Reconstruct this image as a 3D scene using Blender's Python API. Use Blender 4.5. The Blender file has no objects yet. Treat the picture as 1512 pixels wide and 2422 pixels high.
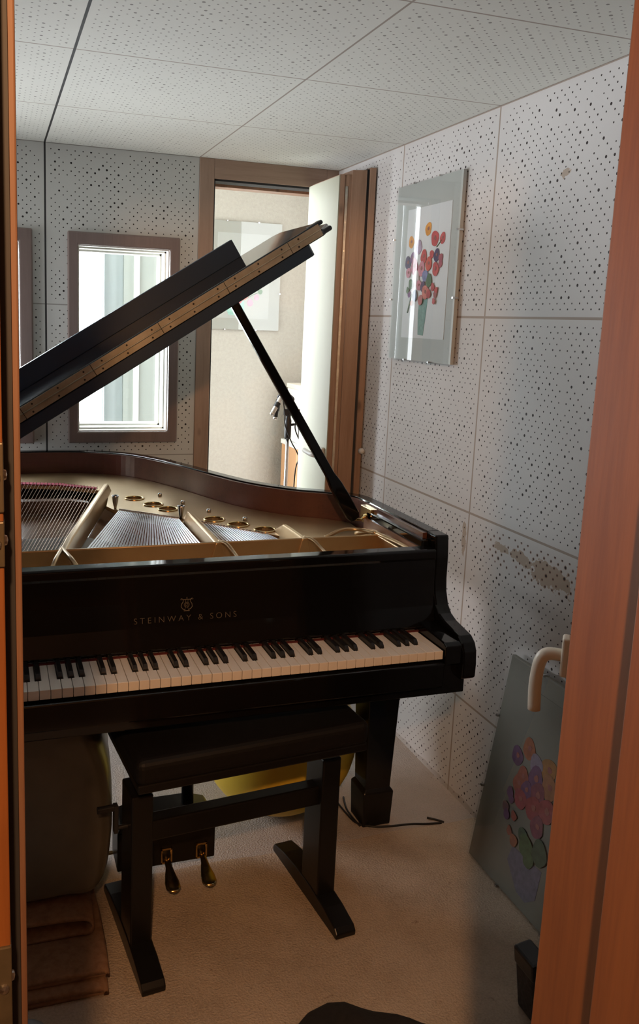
import bpy, bmesh, math, random
from mathutils import Vector, Matrix
random.seed(7)
S = bpy.context.scene
COL = S.collection

# ------------------------------------------------------------------ camera
PXc, PYc, FPX, W, H = 635.82, 1097.26, 1988.645, 1512, 2422
CAM = Vector((-1.427291, -1.942403, 1.522315))
RV = Vector((0.949886, -0.31048, 0.03632)); UV_ = Vector((0.017941, 0.170144, 0.985256)); FV = Vector((0.312082, 0.935229, -0.167188))
cd = bpy.data.cameras.new('camera'); cam = bpy.data.objects.new('camera', cd); COL.objects.link(cam)
m = Matrix((( RV.x, UV_.x, -FV.x, CAM.x), (RV.y, UV_.y, -FV.y, CAM.y), (RV.z, UV_.z, -FV.z, CAM.z), (0, 0, 0, 1)))
cam.matrix_world = m
cd.sensor_fit = 'AUTO'; cd.sensor_width = 36; cd.lens = 36*FPX/H
cd.shift_x = (W/2-PXc)/H; cd.shift_y = -(H/2-PYc)/H
cd.clip_start = 0.02
S.camera = cam

# ------------------------------------------------------------------ light and exposure
S.view_settings.view_transform = 'Standard'; S.view_settings.look = 'None'
S.view_settings.gamma = 1; S.view_settings.exposure = 0.38
S.view_settings.use_curve_mapping = False
wd = bpy.data.worlds.new('daylight'); S.world = wd; wd.use_nodes = True
wb = wd.node_tree.nodes['Background']
wb.inputs[0].default_value = (0.93, 0.97, 1.0, 1); wb.inputs[1].default_value = 6.5

def area(name, loc, aim, sx, sy, power, color, spread=180):
    l = bpy.data.lights.new(name, 'AREA'); l.shape = 'RECTANGLE'; l.size = sx; l.size_y = sy
    l.energy = power; l.color = color; l.spread = math.radians(spread)
    o = bpy.data.objects.new(name, l); COL.objects.link(o); o.location = loc
    o.rotation_euler = (Vector(aim)-Vector(loc)).to_track_quat('-Z', 'Y').to_euler(); return o
COOL = (0.84, 0.93, 1.0)
# daylight falling through the glazed opening of the neighbouring room
area('daylight_far', (-2.35, 2.95, 1.55), (-0.6, 0.9, 0.9), 1.7, 1.7, 200, COOL)
# added cool fill light at the closed left wall, no window there
area('fill_side', (-2.38, 0.95, 1.10), (0, -0.15, 1.10), 1.0, 1.6, 28, (0.97, 0.975, 1.0), 125)
# the lamp in the hallway behind the camera
lp = bpy.data.lights.new('hall_bulb', 'POINT'); lp.energy = 78; lp.color = (1.0, 0.52, 0.24); lp.shadow_soft_size = 0.035
lo = bpy.data.objects.new('hall_bulb', lp); COL.objects.link(lo); lo.location = (-1.58, -2.42, 2.09)

# ------------------------------------------------------------------ materials
def mat(name, col, rough=0.5, metal=0.0, coat=0.0, spec=0.5, trans=0.0, emit=None, es=0):
    mt = bpy.data.materials.new(name); mt.use_nodes = True
    b = mt.node_tree.nodes['Principled BSDF']
    b.inputs['Base Color'].default_value = (*col, 1); b.inputs['Roughness'].default_value = rough
    b.inputs['Metallic'].default_value = metal; b.inputs['Coat Weight'].default_value = coat
    b.inputs['Specular IOR Level'].default_value = spec
    b.inputs['Transmission Weight'].default_value = trans
    if emit: b.inputs['Emission Color'].default_value = (*emit, 1); b.inputs['Emission Strength'].default_value = es
    return mt
class NT:
    def __init__(s, mt): s.n = mt.node_tree.nodes; s.l = mt.node_tree.links; s.b = s.n['Principled BSDF']
    def m(s, op, a, b=None, c=None):
        x = s.n.new('ShaderNodeMath'); x.operation = op
        for i, v in enumerate((a, b, c)):
            if v is None: continue
            if isinstance(v, (int, float)): x.inputs[i].default_value = v
            else: s.l.new(v, x.inputs[i])
        return x.outputs[0]
    def xyz(s, coord='Object'):
        t = s.n.new('ShaderNodeTexCoord'); q = s.n.new('ShaderNodeSeparateXYZ'); s.l.new(t.outputs[coord], q.inputs[0])
        return t.outputs[coord], q.outputs
    def noise(s, vec, scale, detail=3, rough=0.5, sc=None):
        if sc:
            mp = s.n.new('ShaderNodeMapping'); mp.inputs['Scale'].default_value = sc; s.l.new(vec, mp.inputs[0]); vec = mp.outputs[0]
        x = s.n.new('ShaderNodeTexNoise'); x.inputs['Scale'].default_value = scale
        x.inputs['Detail'].default_value = detail; x.inputs['Roughness'].default_value = rough
        s.l.new(vec, x.inputs['Vector']); return x.outputs[0]
    def ramp(s, fac, stops):
        x = s.n.new('ShaderNodeValToRGB'); s.l.new(fac, x.inputs[0]); cr = x.color_ramp
        while len(cr.elements) < len(stops): cr.elements.new(0.5)
        for e, (p, c) in zip(cr.elements, stops): e.position = p; e.color = (*c, 1) if len(c) == 3 else c
        return x.outputs[0]
    def mix(s, fac, a, b):
        x = s.n.new('ShaderNodeMix'); x.data_type = 'RGBA'
        for sock, v in ((x.inputs[0], fac), (x.inputs[6], a), (x.inputs[7], b)):
            if isinstance(v, (int, float)): sock.default_value = v
            elif isinstance(v, tuple): sock.default_value = (*v, 1)
            else: s.l.new(v, sock)
        return x.outputs[2]
    def bump(s, h, strength=0.3, dist=0.01):
        x = s.n.new('ShaderNodeBump'); x.inputs['Strength'].default_value = strength; x.inputs['Distance'].default_value = dist
        s.l.new(h, x.inputs['Height']); s.l.new(x.outputs[0], s.b.inputs['Normal'])
    def col(s, c): s.l.new(c, s.b.inputs['Base Color'])

T = 0.6083
def perforated(name, au, av, u0, v0, base, seam, seamw=0.003, stains=False, hole=(0.014, 0.011, 0.010), dark_u=None, pres=0.86):
    """white acoustic board: au/av axis index, u0/v0 where a joint runs"""
    mt = mat(name, base, 0.75); t = NT(mt); vec, X = t.xyz()
    u = t.m('SUBTRACT', X[au], u0); v = t.m('SUBTRACT', X[av], v0)
    tu = t.m('FLOORED_MODULO', u, T); tv = t.m('FLOORED_MODULO', v, T)
    iu = t.m('FLOOR', t.m('DIVIDE', u, T)); iv = t.m('FLOOR', t.m('DIVIDE', v, T))
    eu = t.m('MINIMUM', tu, t.m('SUBTRACT', T, tu)); ev = t.m('MINIMUM', tv, t.m('SUBTRACT', T, tv))
    P = T/40
    cu = t.m('DIVIDE', tu, P); cv = t.m('DIVIDE', tv, P)
    fu = t.m('FLOOR', cu); fv = t.m('FLOOR', cv)
    du = t.m('SUBTRACT', t.m('SUBTRACT', cu, fu), 0.5); dv = t.m('SUBTRACT', t.m('SUBTRACT', cv, fv), 0.5)
    d = t.m('MULTIPLY', t.m('SQRT', t.m('ADD', t.m('MULTIPLY', du, du), t.m('MULTIPLY', dv, dv))), P)
    cb = t.n.new('ShaderNodeCombineXYZ')
    t.l.new(t.m('ADD', fu, t.m('MULTIPLY', iu, 53.0)), cb.inputs[0]); t.l.new(t.m('ADD', fv, t.m('MULTIPLY', iv, 71.0)), cb.inputs[1])
    wn = t.n.new('ShaderNodeTexWhiteNoise'); wn.noise_dimensions = '3D'; t.l.new(cb.outputs[0], wn.inputs['Vector'])
    sp = t.n.new('ShaderNodeSeparateColor'); t.l.new(wn.outputs['Color'], sp.inputs[0])
    par = t.m('FLOORED_MODULO', t.m('ADD', fu, fv), 2.0)
    on = t.m('MULTIPLY', par, t.m('LESS_THAN', sp.outputs[0], pres))
    on = t.m('MULTIPLY', on, t.m('MULTIPLY', t.m('GREATER_THAN', eu, 0.021), t.m('GREATER_THAN', ev, 0.021)))
    big = t.m('GREATER_THAN', sp.outputs[1], 0.88)
    rad = t.m('ADD', t.m('ADD', 0.0021, t.m('MULTIPLY', sp.outputs[2], 0.0006)), t.m('MULTIPLY', big, 0.0015))
    hm = t.m('MULTIPLY', on, t.m('LESS_THAN', d, rad))
    e = t.m('MINIMUM', eu, ev)
    sm = t.m('LESS_THAN', e, seamw)
    c = t.noise(vec, 3.0, 3); basec = t.mix(c, tuple(k*0.93 for k in base), tuple(min(1, k*1.05) for k in base))
    if stains:
        n1 = t.noise(vec, 28, 4, 0.65); n2 = t.noise(vec, 9, 3)
        def blob(y, z, ry, rz, slope=0.0):
            a = t.m('SUBTRACT', X[1], y)
            b_ = t.m('SUBTRACT', t.m('SUBTRACT', X[2], z), t.m('MULTIPLY', a, slope))
            a = t.m('DIVIDE', a, ry); b_ = t.m('DIVIDE', b_, rz)
            return t.m('SQRT', t.m('ADD', t.m('MULTIPLY', a, a), t.m('MULTIPLY', b_, b_)))
        rd = blob(-0.105, 0.868, 0.105, 0.034, 0.06)
        rd = t.m('MINIMUM', rd, blob(0.04, 0.885, 0.045, 0.018))
        rd = t.m('MINIMUM', rd, t.m('ADD', blob(0.13, 0.885, 0.05, 0.016), 0.25))
        rd = t.m('MINIMUM', rd, blob(0.337, 0.86, 0.012, 0.06))
        rd = t.m('MINIMUM', rd, t.m('ADD', blob(-0.015, 1.928, 0.022, 0.014), 0.1))
        st = t.m('LESS_THAN', t.m('ADD', rd, t.m('MULTIPLY', t.m('SUBTRACT', n1, 0.5), 2.6)), 0.98)
        basec = t.mix(t.m('MULTIPLY', st, 0.75), basec, (0.36, 0.25, 0.16))
        # speckled drips round the holes near the stain
        near = t.m('LESS_THAN', blob(-0.02, 0.88, 0.26, 0.06), 1.0)
        halo = t.m('MULTIPLY', t.m('MULTIPLY', on, near), t.m('LESS_THAN', d, t.m('ADD', rad, 0.0022)))
        basec = t.mix(t.m('MULTIPLY', halo, 0.8), basec, (0.30, 0.17, 0.12))
        # grey rubbed band under the stain
        rub = t.m('SUBTRACT', 1.0, t.m('MINIMUM', 1.0, blob(-0.06, 0.765, 0.22, 0.045, 0.02)))
        basec = t.mix(t.m('MULTIPLY', rub, 0.45), basec, (0.30, 0.28, 0.27))
        dirt = t.m('LESS_THAN', t.m('ADD', X[2], t.m('MULTIPLY', n2, 0.03)), 0.035)
        basec = t.mix(t.m('MULTIPLY', dirt, 0.4), basec, (0.3, 0.24, 0.2))
    c1 = t.mix(sm, basec, seam)
    if dark_u is not None:
        dk = t.m('LESS_THAN', t.m('ABSOLUTE', t.m('SUBTRACT', X[au], dark_u)), 0.0035)
        c1 = t.mix(dk, c1, (0.03, 0.03, 0.03))
    c2 = t.mix(hm, c1, hole); t.col(c2)
    hgt = t.m('SUBTRACT', t.m('MULTIPLY', t.noise(vec, 220, 2), 0.05), t.m('ADD', hm, t.m('MULTIPLY', t.m('LESS_THAN', e, seamw*1.8), 0.7)))
    t.bump(hgt, 0.35, 0.002); return mt

def pine(name, a, b, grain=2, rough=0.45, knots=True, scale=1.0, coat=0.15):
    mt = mat(name, a, rough, coat=coat); t = NT(mt); vec, X = t.xyz()
    sc = [14*scale]*3; sc[grain] = 0.8*scale
    n = t.noise(vec, 1.6, 5, 0.6, tuple(sc)); n2 = t.noise(vec, 8, 3, 0.6, tuple(q*2 for q in sc))
    f = t.m('ADD', t.m('MULTIPLY', n, 0.75), t.m('MULTIPLY', n2, 0.3))
    c = t.ramp(f, [(0.36, b), (0.55, a), (0.72, tuple(min(1, k*1.12) for k in a))])
    if knots:
        v = t.n.new('ShaderNodeTexVoronoi'); v.inputs['Scale'].default_value = 1.0
        mp = t.n.new('ShaderNodeMapping'); ks = [7]*3; ks[grain] = 3.2; mp.inputs['Scale'].default_value = ks
        t.l.new(vec, mp.inputs[0]); t.l.new(mp.outputs[0], v.inputs['Vector'])
        kf = t.ramp(v.outputs['Distance'], [(0.03, (1, 1, 1)), (0.10, (0, 0, 0))])
        c = t.mix(t.m('MULTIPLY', kf, 0.75), c, tuple(k*0.3 for k in b))
    t.col(c); t.bump(n2, 0.05, 0.002); return mt

def noisy(name, a, b, scale, rough=0.8, bumpv=0.2, bd=0.003, detail=4, metal=0, coat=0):
    mt = mat(name, a, rough, metal, coat); t = NT(mt); vec, X = t.xyz()
    n = t.noise(vec, scale, detail, 0.6); t.col(t.ramp(n, [(0.35, b), (0.65, a)])); t.bump(n, bumpv, bd); return mt

WHITE = (0.59, 0.60, 0.575)
M = {}
M['tile_back'] = perforated('tile_back', 0, 2, 0.0, 2.166, WHITE, (0.30, 0.29, 0.27), 0.0022, dark_u=-2*T)
M['tile_right'] = perforated('tile_right', 1, 2, 1.533, 2.166, (0.63, 0.605, 0.59), (0.36, 0.29, 0.24), 0.0035, stains=True, hole=(0.022, 0.011, 0.009))
M['tile_ceiling'] = perforated('tile_ceiling', 0, 1, 0.0, 1.533, (0.72, 0.725, 0.675), (0.36, 0.31, 0.27), 0.0028, hole=(0.26, 0.25, 0.23), dark_u=-2*T)
M['plaster'] = noisy('plaster', (0.36, 0.33, 0.275), (0.33, 0.30, 0.25), 60, 0.9, 0.7, 0.006)
M['pine_door'] = pine('pine_door', (0.215, 0.074, 0.015), (0.165, 0.053, 0.010), knots=False, coat=0.0, rough=0.6)
M['pine_stop'] = pine('pine_stop', (0.17, 0.092, 0.058), (0.12, 0.06, 0.036), coat=0.0, rough=0.6)
M['pine_frame'] = pine('pine_frame', (0.36, 0.24, 0.175), (0.29, 0.185, 0.13))
M['pine_header'] = pine('pine_header', (0.36, 0.24, 0.175), (0.29, 0.185, 0.13), grain=0)
M['pine_leaf'] = pine('pine_leaf', (0.35, 0.205, 0.13), (0.27, 0.15, 0.09))
M['win_trim'] = pine('win_trim', (0.20, 0.15, 0.135), (0.17, 0.125, 0.11), knots=False)
M['cream'] = noisy('cream', (0.43, 0.42, 0.32), (0.41, 0.40, 0.30), 5, 0.5, 0.02)
M['gasket'] = mat('gasket', (0.018, 0.018, 0.02), 0.6)
M['white_paint'] = mat('white_paint', (0.78, 0.77, 0.72), 0.4)
M['grey_panel'] = mat('grey_panel', (0.36, 0.38, 0.35), 0.5)
M['plank_floor'] = pine('plank_floor', (0.16, 0.10, 0.06), (0.11, 0.07, 0.04), knots=False)
M['plastic'] = mat('plastic', (0.80, 0.74, 0.62), 0.3)
M['plastic_grey'] = mat('plastic_grey', (0.62, 0.60, 0.56), 0.35)
M['steel'] = mat('steel', (0.55, 0.53, 0.50), 0.3, 1.0)
M['old_brass'] = noisy('old_brass', (0.13, 0.105, 0.07), (0.09, 0.075, 0.05), 40, 0.4, 0.05, metal=0.5)
M['zinc'] = noisy('zinc', (0.60, 0.58, 0.50), (0.45, 0.42, 0.36), 30, 0.45, 0.05, metal=0.6)
M['black'] = mat('black_lacquer', (0.004, 0.004, 0.0045), 0.07, spec=0.42)
M['black_lid'] = mat('black_lid', (0.008, 0.010, 0.014), 0.12, coat=0.3)
M['black_sky_tint'] = mat('black_board', (0.014, 0.032, 0.060), 0.36)  # blue of the reflected sky is put into the base colour
M['ebony'] = mat('ebony', (0.012, 0.011, 0.011), 0.35)
M['ivory'] = mat('ivory', (0.80, 0.76, 0.70), 0.28)
M['felt_red'] = mat('felt_red', (0.09, 0.010, 0.010), 0.95)
M['felt_purple'] = mat('felt_purple', (0.42, 0.05, 0.10), 0.95)
M['mahogany'] = pine('mahogany', (0.105, 0.042, 0.028), (0.07, 0.028, 0.02), grain=0, rough=0.3, knots=False, scale=0.7, coat=0.4)
M['mahogany_y'] = pine('mahogany_y', (0.30, 0.17, 0.11), (0.22, 0.12, 0.08), grain=1, rough=0.35, knots=False, scale=0.7, coat=0.3)
M['board'] = pine('soundboard', (0.36, 0.20, 0.10), (0.28, 0.15, 0.07), grain=1, rough=0.3, knots=False, coat=0.3)
M['gold'] = noisy('gold_paint', (0.58, 0.42, 0.24), (0.52, 0.37, 0.205), 8, 0.33, 0.02, metal=0.8)
M['brass'] = mat('brass', (0.62, 0.46, 0.22), 0.25, 1.0)
M['hinge'] = noisy('hinge', (0.44, 0.40, 0.315), (0.33, 0.295, 0.22), 14, 0.42, 0.03, metal=0.7)
M['nickel'] = mat('nickel', (0.62, 0.62, 0.62), 0.22, 1.0)
M['wire'] = mat('string_steel', (0.60, 0.60, 0.62), 0.28, 1.0)
M['copper'] = mat('string_copper', (0.50, 0.34, 0.28), 0.35, 1.0)
M['gilt'] = mat('gilt_letter', (0.15, 0.12, 0.085), 0.5, 0.3)
M['leather'] = noisy('leather', (0.007, 0.0055, 0.0045), (0.005, 0.004, 0.0035), 90, 0.6, 0.1)
M['leather'].node_tree.nodes['Principled BSDF'].inputs['Specular IOR Level'].default_value = 0.3
M['black_wood'] = mat('black_wood', (0.008, 0.007, 0.006), 0.34, spec=0.35)
M['ball'] = mat('ball', (0.80, 0.56, 0.05), 0.45)
M['black_metal'] = mat('black_metal', (0.015, 0.015, 0.016), 0.35)
M['rubber'] = mat('rubber', (0.012, 0.012, 0.012), 0.55)
M['quilt'] = noisy('quilt', (0.125, 0.11, 0.083), (0.10, 0.09, 0.068), 10, 0.36, 0.1, coat=0.15)
M['blanket'] = noisy('blanket', (0.30, 0.17, 0.095), (0.22, 0.12, 0.065), 60, 0.95, 0.5)
M['blue_plastic'] = mat('blue_plastic', (0.30, 0.33, 0.35), 0.4)
M['cloth_black'] = noisy('cloth_black', (0.020, 0.016, 0.014), (0.012, 0.010, 0.009), 80, 0.95, 0.4)
M['card'] = mat('card', (0.50, 0.27, 0.13), 0.7)
M['paper'] = mat('paper', (0.72, 0.74, 0.76), 0.5)
M['mount'] = mat('mount', (0.47, 0.49, 0.47), 0.5)
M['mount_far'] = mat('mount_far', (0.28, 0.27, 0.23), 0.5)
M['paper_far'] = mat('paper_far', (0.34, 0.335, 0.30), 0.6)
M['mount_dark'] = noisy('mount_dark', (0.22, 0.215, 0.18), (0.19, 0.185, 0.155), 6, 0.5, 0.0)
M['outside'] = mat('outside', (0.42, 0.46, 0.46), 0.8)
M['dark_panel'] = pine('dark_panel', (0.03, 0.022, 0.017), (0.022, 0.016, 0.012), knots=False, rough=0.7, coat=0)
M['hall_wall'] = mat('hall_wall', (0.12, 0.085, 0.06), 0.8)
M['hall_floor'] = mat('hall_floor', (0.10, 0.065, 0.045), 0.6)
def glass(name):
    mt = bpy.data.materials.new(name); mt.use_nodes = True; n = mt.node_tree.nodes; l = mt.node_tree.links
    n.clear(); o = n.new('ShaderNodeOutputMaterial'); g = n.new('ShaderNodeBsdfGlossy'); tr = n.new('ShaderNodeBsdfTransparent')
    g.inputs['Roughness'].default_value = 0.01; mx = n.new('ShaderNodeMixShader'); fr = n.new('ShaderNodeFresnel'); fr.inputs[0].default_value = 1.5
    tr.inputs[0].default_value = (0.965, 0.97, 0.967, 1)
    geo = n.new('ShaderNodeNewGeometry'); mm_ = n.new('ShaderNodeMath'); mm_.operation = 'MULTIPLY'; inv = n.new('ShaderNodeMath'); inv.operation = 'SUBTRACT'; inv.inputs[0].default_value = 1.0
    l.new(geo.outputs['Backfacing'], inv.inputs[1]); l.new(fr.outputs[0], mm_.inputs[0]); l.new(inv.outputs[0], mm_.inputs[1]); l.new(mm_.outputs[0], mx.inputs[0]); l.new(tr.outputs[0], mx.inputs[1]); l.new(g.outputs[0], mx.inputs[2]); l.new(mx.outputs[0], o.inputs[0]); return mt
M['glass'] = glass('clear_glass')
def carpet_mat(name, a, b, weave=False):
    mt = mat(name, a, 0.97); t = NT(mt); vec, X = t.xyz()
    n = t.noise(vec, 5, 5, 0.65); n2 = t.noise(vec, 190, 3); n3 = t.noise(vec, 22, 4, 0.7)
    c = t.ramp(t.m('ADD', t.m('MULTIPLY', n, 0.6), t.m('MULTIPLY', n2, 0.4)), [(0.36, b), (0.60, a)])
    sp = t.ramp(n3, [(0.28, (1, 1, 1)), (0.335, (0, 0, 0))])
    c = t.mix(t.m('MULTIPLY', sp, 0.5), c, (0.16, 0.08, 0.05)); t.col(c)
    h = t.m('ADD', n2, t.m('MULTIPLY', n3, 0.6))
    t.bump(h, 0.7, 0.006); return mt
M['carpet_near'] = carpet_mat('carpet_near', (0.56, 0.46, 0.355), (0.40, 0.32, 0.24))
M['carpet_far'] = carpet_mat('carpet_far', (0.50, 0.45, 0.41), (0.42, 0.375, 0.34))

# ------------------------------------------------------------------ mesh helpers (world coordinates)
def origin(p):
    v = Vector((0, 0, 0))
    while p: v += p.location; p = p.parent
    return v
def obj(name, bm, mt, parent=None, smooth=False, at=None, bevel=0, seg=2, ang=35):
    me = bpy.data.meshes.new(name); bmesh.ops.recalc_face_normals(bm, faces=bm.faces)
    o = bpy.data.objects.new(name, me); COL.objects.link(o)
    if parent: o.parent = parent; off = origin(parent)
    else: off = Vector(at) if at else Vector((0, 0, 0)); o.location = off
    for v in bm.verts: v.co -= off
    bm.to_mesh(me); bm.free()
    if smooth: me.shade_smooth()
    if mt: me.materials.append(M[mt] if isinstance(mt, str) else mt)
    if bevel:
        b = o.modifiers.new('bevel', 'BEVEL'); b.width = bevel; b.segments = seg; b.limit_method = 'ANGLE'; b.angle_limit = math.radians(ang)
    return o
def thing(name, label, cat, loc, group=None):
    o = bpy.data.objects.new(name, None); COL.objects.link(o); o.location = loc; o.empty_display_size = 0.1
    o['label'] = label; o['category'] = cat
    if group: o['group'] = group
    return o
def tag(o, label, cat, group=None):
    o['label'] = label; o['category'] = cat
    if group: o['group'] = group
    return o
def struct(name, bm, mt, parent=None, bevel=0):
    o = obj(name, bm, mt, parent, bevel=bevel)
    if not parent: o['kind'] = 'structure'
    return o
def B(): return bmesh.new()
def box(bm, x0, x1, y0, y1, z0, z1, M4=None):
    r = bmesh.ops.create_cube(bm, size=1)
    for v in r['verts']:
        v.co = Vector((x0+(v.co.x+.5)*(x1-x0), y0+(v.co.y+.5)*(y1-y0), z0+(v.co.z+.5)*(z1-z0)))
        if M4: v.co = M4 @ v.co
    return r['verts']
def prism(bm, pts, dirv):
    """pts: ordered 3D polygon, extruded by dirv"""
    dirv = Vector(dirv); a = [bm.verts.new(p) for p in pts]; b = [bm.verts.new(Vector(p)+dirv) for p in pts]; n = len(a)
    bm.faces.new(a); bm.faces.new(b[::-1])
    for i in range(n): bm.faces.new((a[i], b[i], b[(i+1) % n], a[(i+1) % n]))
def frame_of(d):
    d = d.normalized(); a = Vector((0, 0, 1)) if abs(d.z) < 0.9 else Vector((1, 0, 0))
    x = d.cross(a).normalized(); return x, d.cross(x).normalized()
def tube(bm, pts, r, n=8, cap=True, radii=None):
    pts = [Vector(p) for p in pts]; rings = []
    d0 = (pts[1]-pts[0]); x, y = frame_of(d0)
    for i, p in enumerate(pts):
        if i == 0: d = pts[1]-pts[0]
        elif i == len(pts)-1: d = pts[-1]-pts[-2]
        else: d = (pts[i+1]-pts[i]).normalized()+(pts[i]-pts[i-1]).normalized()
        d.normalize(); x = (x-d*x.dot(d)).normalized(); y = d.cross(x)
        rr = radii[i] if radii else r
        rings.append([bm.verts.new(p+(x*math.cos(2*math.pi*k/n)+y*math.sin(2*math.pi*k/n))*rr) for k in range(n)])
    for a, b in zip(rings, rings[1:]):
        for k in range(n): bm.faces.new((a[k], a[(k+1) % n], b[(k+1) % n], b[k]))
    if cap: bm.faces.new(rings[0][::-1]); bm.faces.new(rings[-1])
def lathe(bm, prof, c, n=24, axis=(0, 0, 1)):
    """prof: (r, h) list along axis from c"""
    ax = Vector(axis).normalized(); x, y = frame_of(ax); c = Vector(c); rings = []
    for r, h in prof:
        if r < 1e-6: rings.append([bm.verts.new(c+ax*h)])
        else: rings.append([bm.verts.new(c+ax*h+(x*math.cos(2*math.pi*k/n)+y*math.sin(2*math.pi*k/n))*r) for k in range(n)])
    for a, b in zip(rings, rings[1:]):
        for k in range(n):
            if len(a) == 1 and len(b) == 1: continue
            if len(a) == 1: bm.faces.new((a[0], b[(k+1) % n], b[k]))
            elif len(b) == 1: bm.faces.new((a[k], a[(k+1) % n], b[0]))
            else: bm.faces.new((a[k], a[(k+1) % n], b[(k+1) % n], b[k]))
    for R in (rings[0], rings[-1]):
        if len(R) > 1: bm.faces.new(R)
def catmull(pts, n=8):
    out = []; P = [Vector(p) for p in pts]; P = [P[0]*2-P[1]]+P+[P[-1]*2-P[-2]]
    for i in range(1, len(P)-2):
        for k in range(n):
            t = k/n; a, b, c, d = P[i-1:i+3]
            out.append(0.5*((2*b)+(c-a)*t+(2*a-5*b+4*c-d)*t*t+(3*b-3*c+d-a)*t**3))
    out.append(P[-2]); return out
# ------------------------------------------------------------------ the room
CZ = 2.166; YB = 1.533; YF = -1.32; XL = -2.433
b = B(); box(b, XL-0.1, 0.1, YF-0.18, YB, -0.1, 0.0); struct('floor', b, 'carpet_far')
b = B(); box(b, XL-0.1, 0.1, YF-0.2, YB+0.2, CZ, CZ+0.1); struct('ceiling', b, 'tile_ceiling')
b = B(); box(b, 0.0, 0.12, YF-0.2, YB, 0.0, CZ); struct('wall_right', b, 'tile_right')
b = B(); box(b, XL-0.12, XL, YF-0.2, YB, 0.0, CZ); struct('wall_left', b, 'tile_right')
# back wall with two windows and the door opening
WX0, WX1, WZ0, WZ1 = -1.092, -0.728, 1.052, 1.792
W2 = -1.70, -1.318
DX0, DX1, DZ = -0.547, -0.055, 2.088
b = B(); y0, y1 = YB, YB+0.19
for x0, x1, z0, z1 in ((XL, W2[0], 0, CZ), (W2[0], W2[1], 0, WZ0), (W2[0], W2[1], WZ1, CZ), (W2[1], WX0, 0, CZ), (WX0, WX1, 0, WZ0),
                       (WX0, WX1, WZ1, CZ), (WX1, -0.6083, 0, CZ)):
    box(b, x0, x1, y0, y1, z0, z1)
struct('wall_back', b, 'tile_back')
b = B(); box(b, XL-0.1, -1.47, YF-0.18, YF, 0, CZ); box(b, -0.86, 0.1, YF-0.18, YF, 0, CZ); box(b, -1.47, -0.86, YF-0.18, YF, 2.06, CZ)
struct('wall_front', b, 'dark_panel')
# the hallway the photo is taken from
b = B(); box(b, -2.6, 0.2, -3.4, YF-0.18, -0.1, 0.0); struct('floor_hall', b, 'hall_floor')
b = B(); box(b, -2.6, 0.2, -3.4, YF-0.18, 2.3, 2.4); struct('ceiling_hall', b, 'hall_wall')
b = B(); box(b, -2.7, -2.6, -3.4, YF-0.18, 0, 2.3); struct('wall_hall_left', b, 'hall_wall')
b = B(); box(b, 0.2, 0.3, -3.4, YF-0.18, 0, 2.3); struct('wall_hall_right', b, 'hall_wall')
b = B(); box(b, -2.7, 0.3, -3.5, -3.4, 0, 2.3); struct('wall_hall_back', b, 'hall_wall')

def window(nm, x0, x1, fx0, fx1):
    b = B()
    fr = 0.020
    R0 = [(fx0, 1.005), (fx1, 1.005), (fx1, 1.842), (fx0, 1.842)]; R1 = [(x0, WZ0), (x1, WZ0), (x1, WZ1), (x0, WZ1)]
    V = [[b.verts.new((x, y, z)) for x, z in R] for R, y in ((R0, YB), (R0, YB-fr), (R1, YB-fr), (R1, YB))]
    for k in range(4):
        for j in range(4): b.faces.new((V[j][k], V[(j+1) % 4][k], V[(j+1) % 4][(k+1) % 4], V[j][(k+1) % 4]))
    w = struct(nm, b, 'win_trim', bevel=0.006); w.name = nm
    b = B()   # white lining and sash beads, stepped
    for k, (ya, yb_, t) in enumerate(((YB, YB+0.05, 0.003), (YB+0.05, YB+0.12, 0.009), (YB+0.12, YB+0.19, 0.016))):
        box(b, x0, x0+t, ya, yb_, WZ0, WZ1); box(b, x1-t, x1, ya, yb_, WZ0, WZ1)
        box(b, x0, x1, ya, yb_, WZ0, WZ0+t); box(b, x0, x1, ya, yb_, WZ1-t, WZ1)
    obj('window_lining', b, 'white_paint', w)
    for yy in (YB+0.052, YB+0.16):
        b = B(); box(b, x0+0.01, x1-0.01, yy, yy+0.005, WZ0+0.008, WZ1-0.008); obj('window_pane', b, 'glass', w)
window('window_1', WX0, WX1, -1.134, -0.686)
window('window_2', W2[0], W2[1], -1.752, -1.266)

# door frame in the back wall (one tile wide)
b = B(); fy0, fy1 = YB-0.004, YB+0.12
box(b, -0.6083, DX0, fy0, fy1, 0, CZ); box(b, DX1, 0.0, fy0, fy1, 0, CZ)
d1 = struct('door_1', b, 'pine_frame', bevel=0.002)
b = B(); box(b, DX0, DX1, fy0, fy1, DZ, CZ); obj('header', b, 'pine_header', d1, bevel=0.002)
b = B(); box(b, DX0, DX0+0.006, YB+0.004, YB+0.075, 0, DZ); box(b, DX0, DX1, YB+0.004, YB+0.075, DZ-0.008, DZ)
obj('gasket', b, 'gasket', d1)
b = B(); box(b, DX0, DX1, YB+0.12, YB+0.19, DZ-0.012, DZ+0.05); box(b, DX0-.0613, DX0, YB+0.12, YB+0.19, 0, DZ-0.01)
box(b, DX1, 0.0, YB+0.12, YB+0.19, 0, CZ); box(b, -0.6083, DX1, YB+0.12, YB+0.19, DZ+0.04, CZ)
obj('reveal', b, 'pine_leaf', d1)
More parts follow.
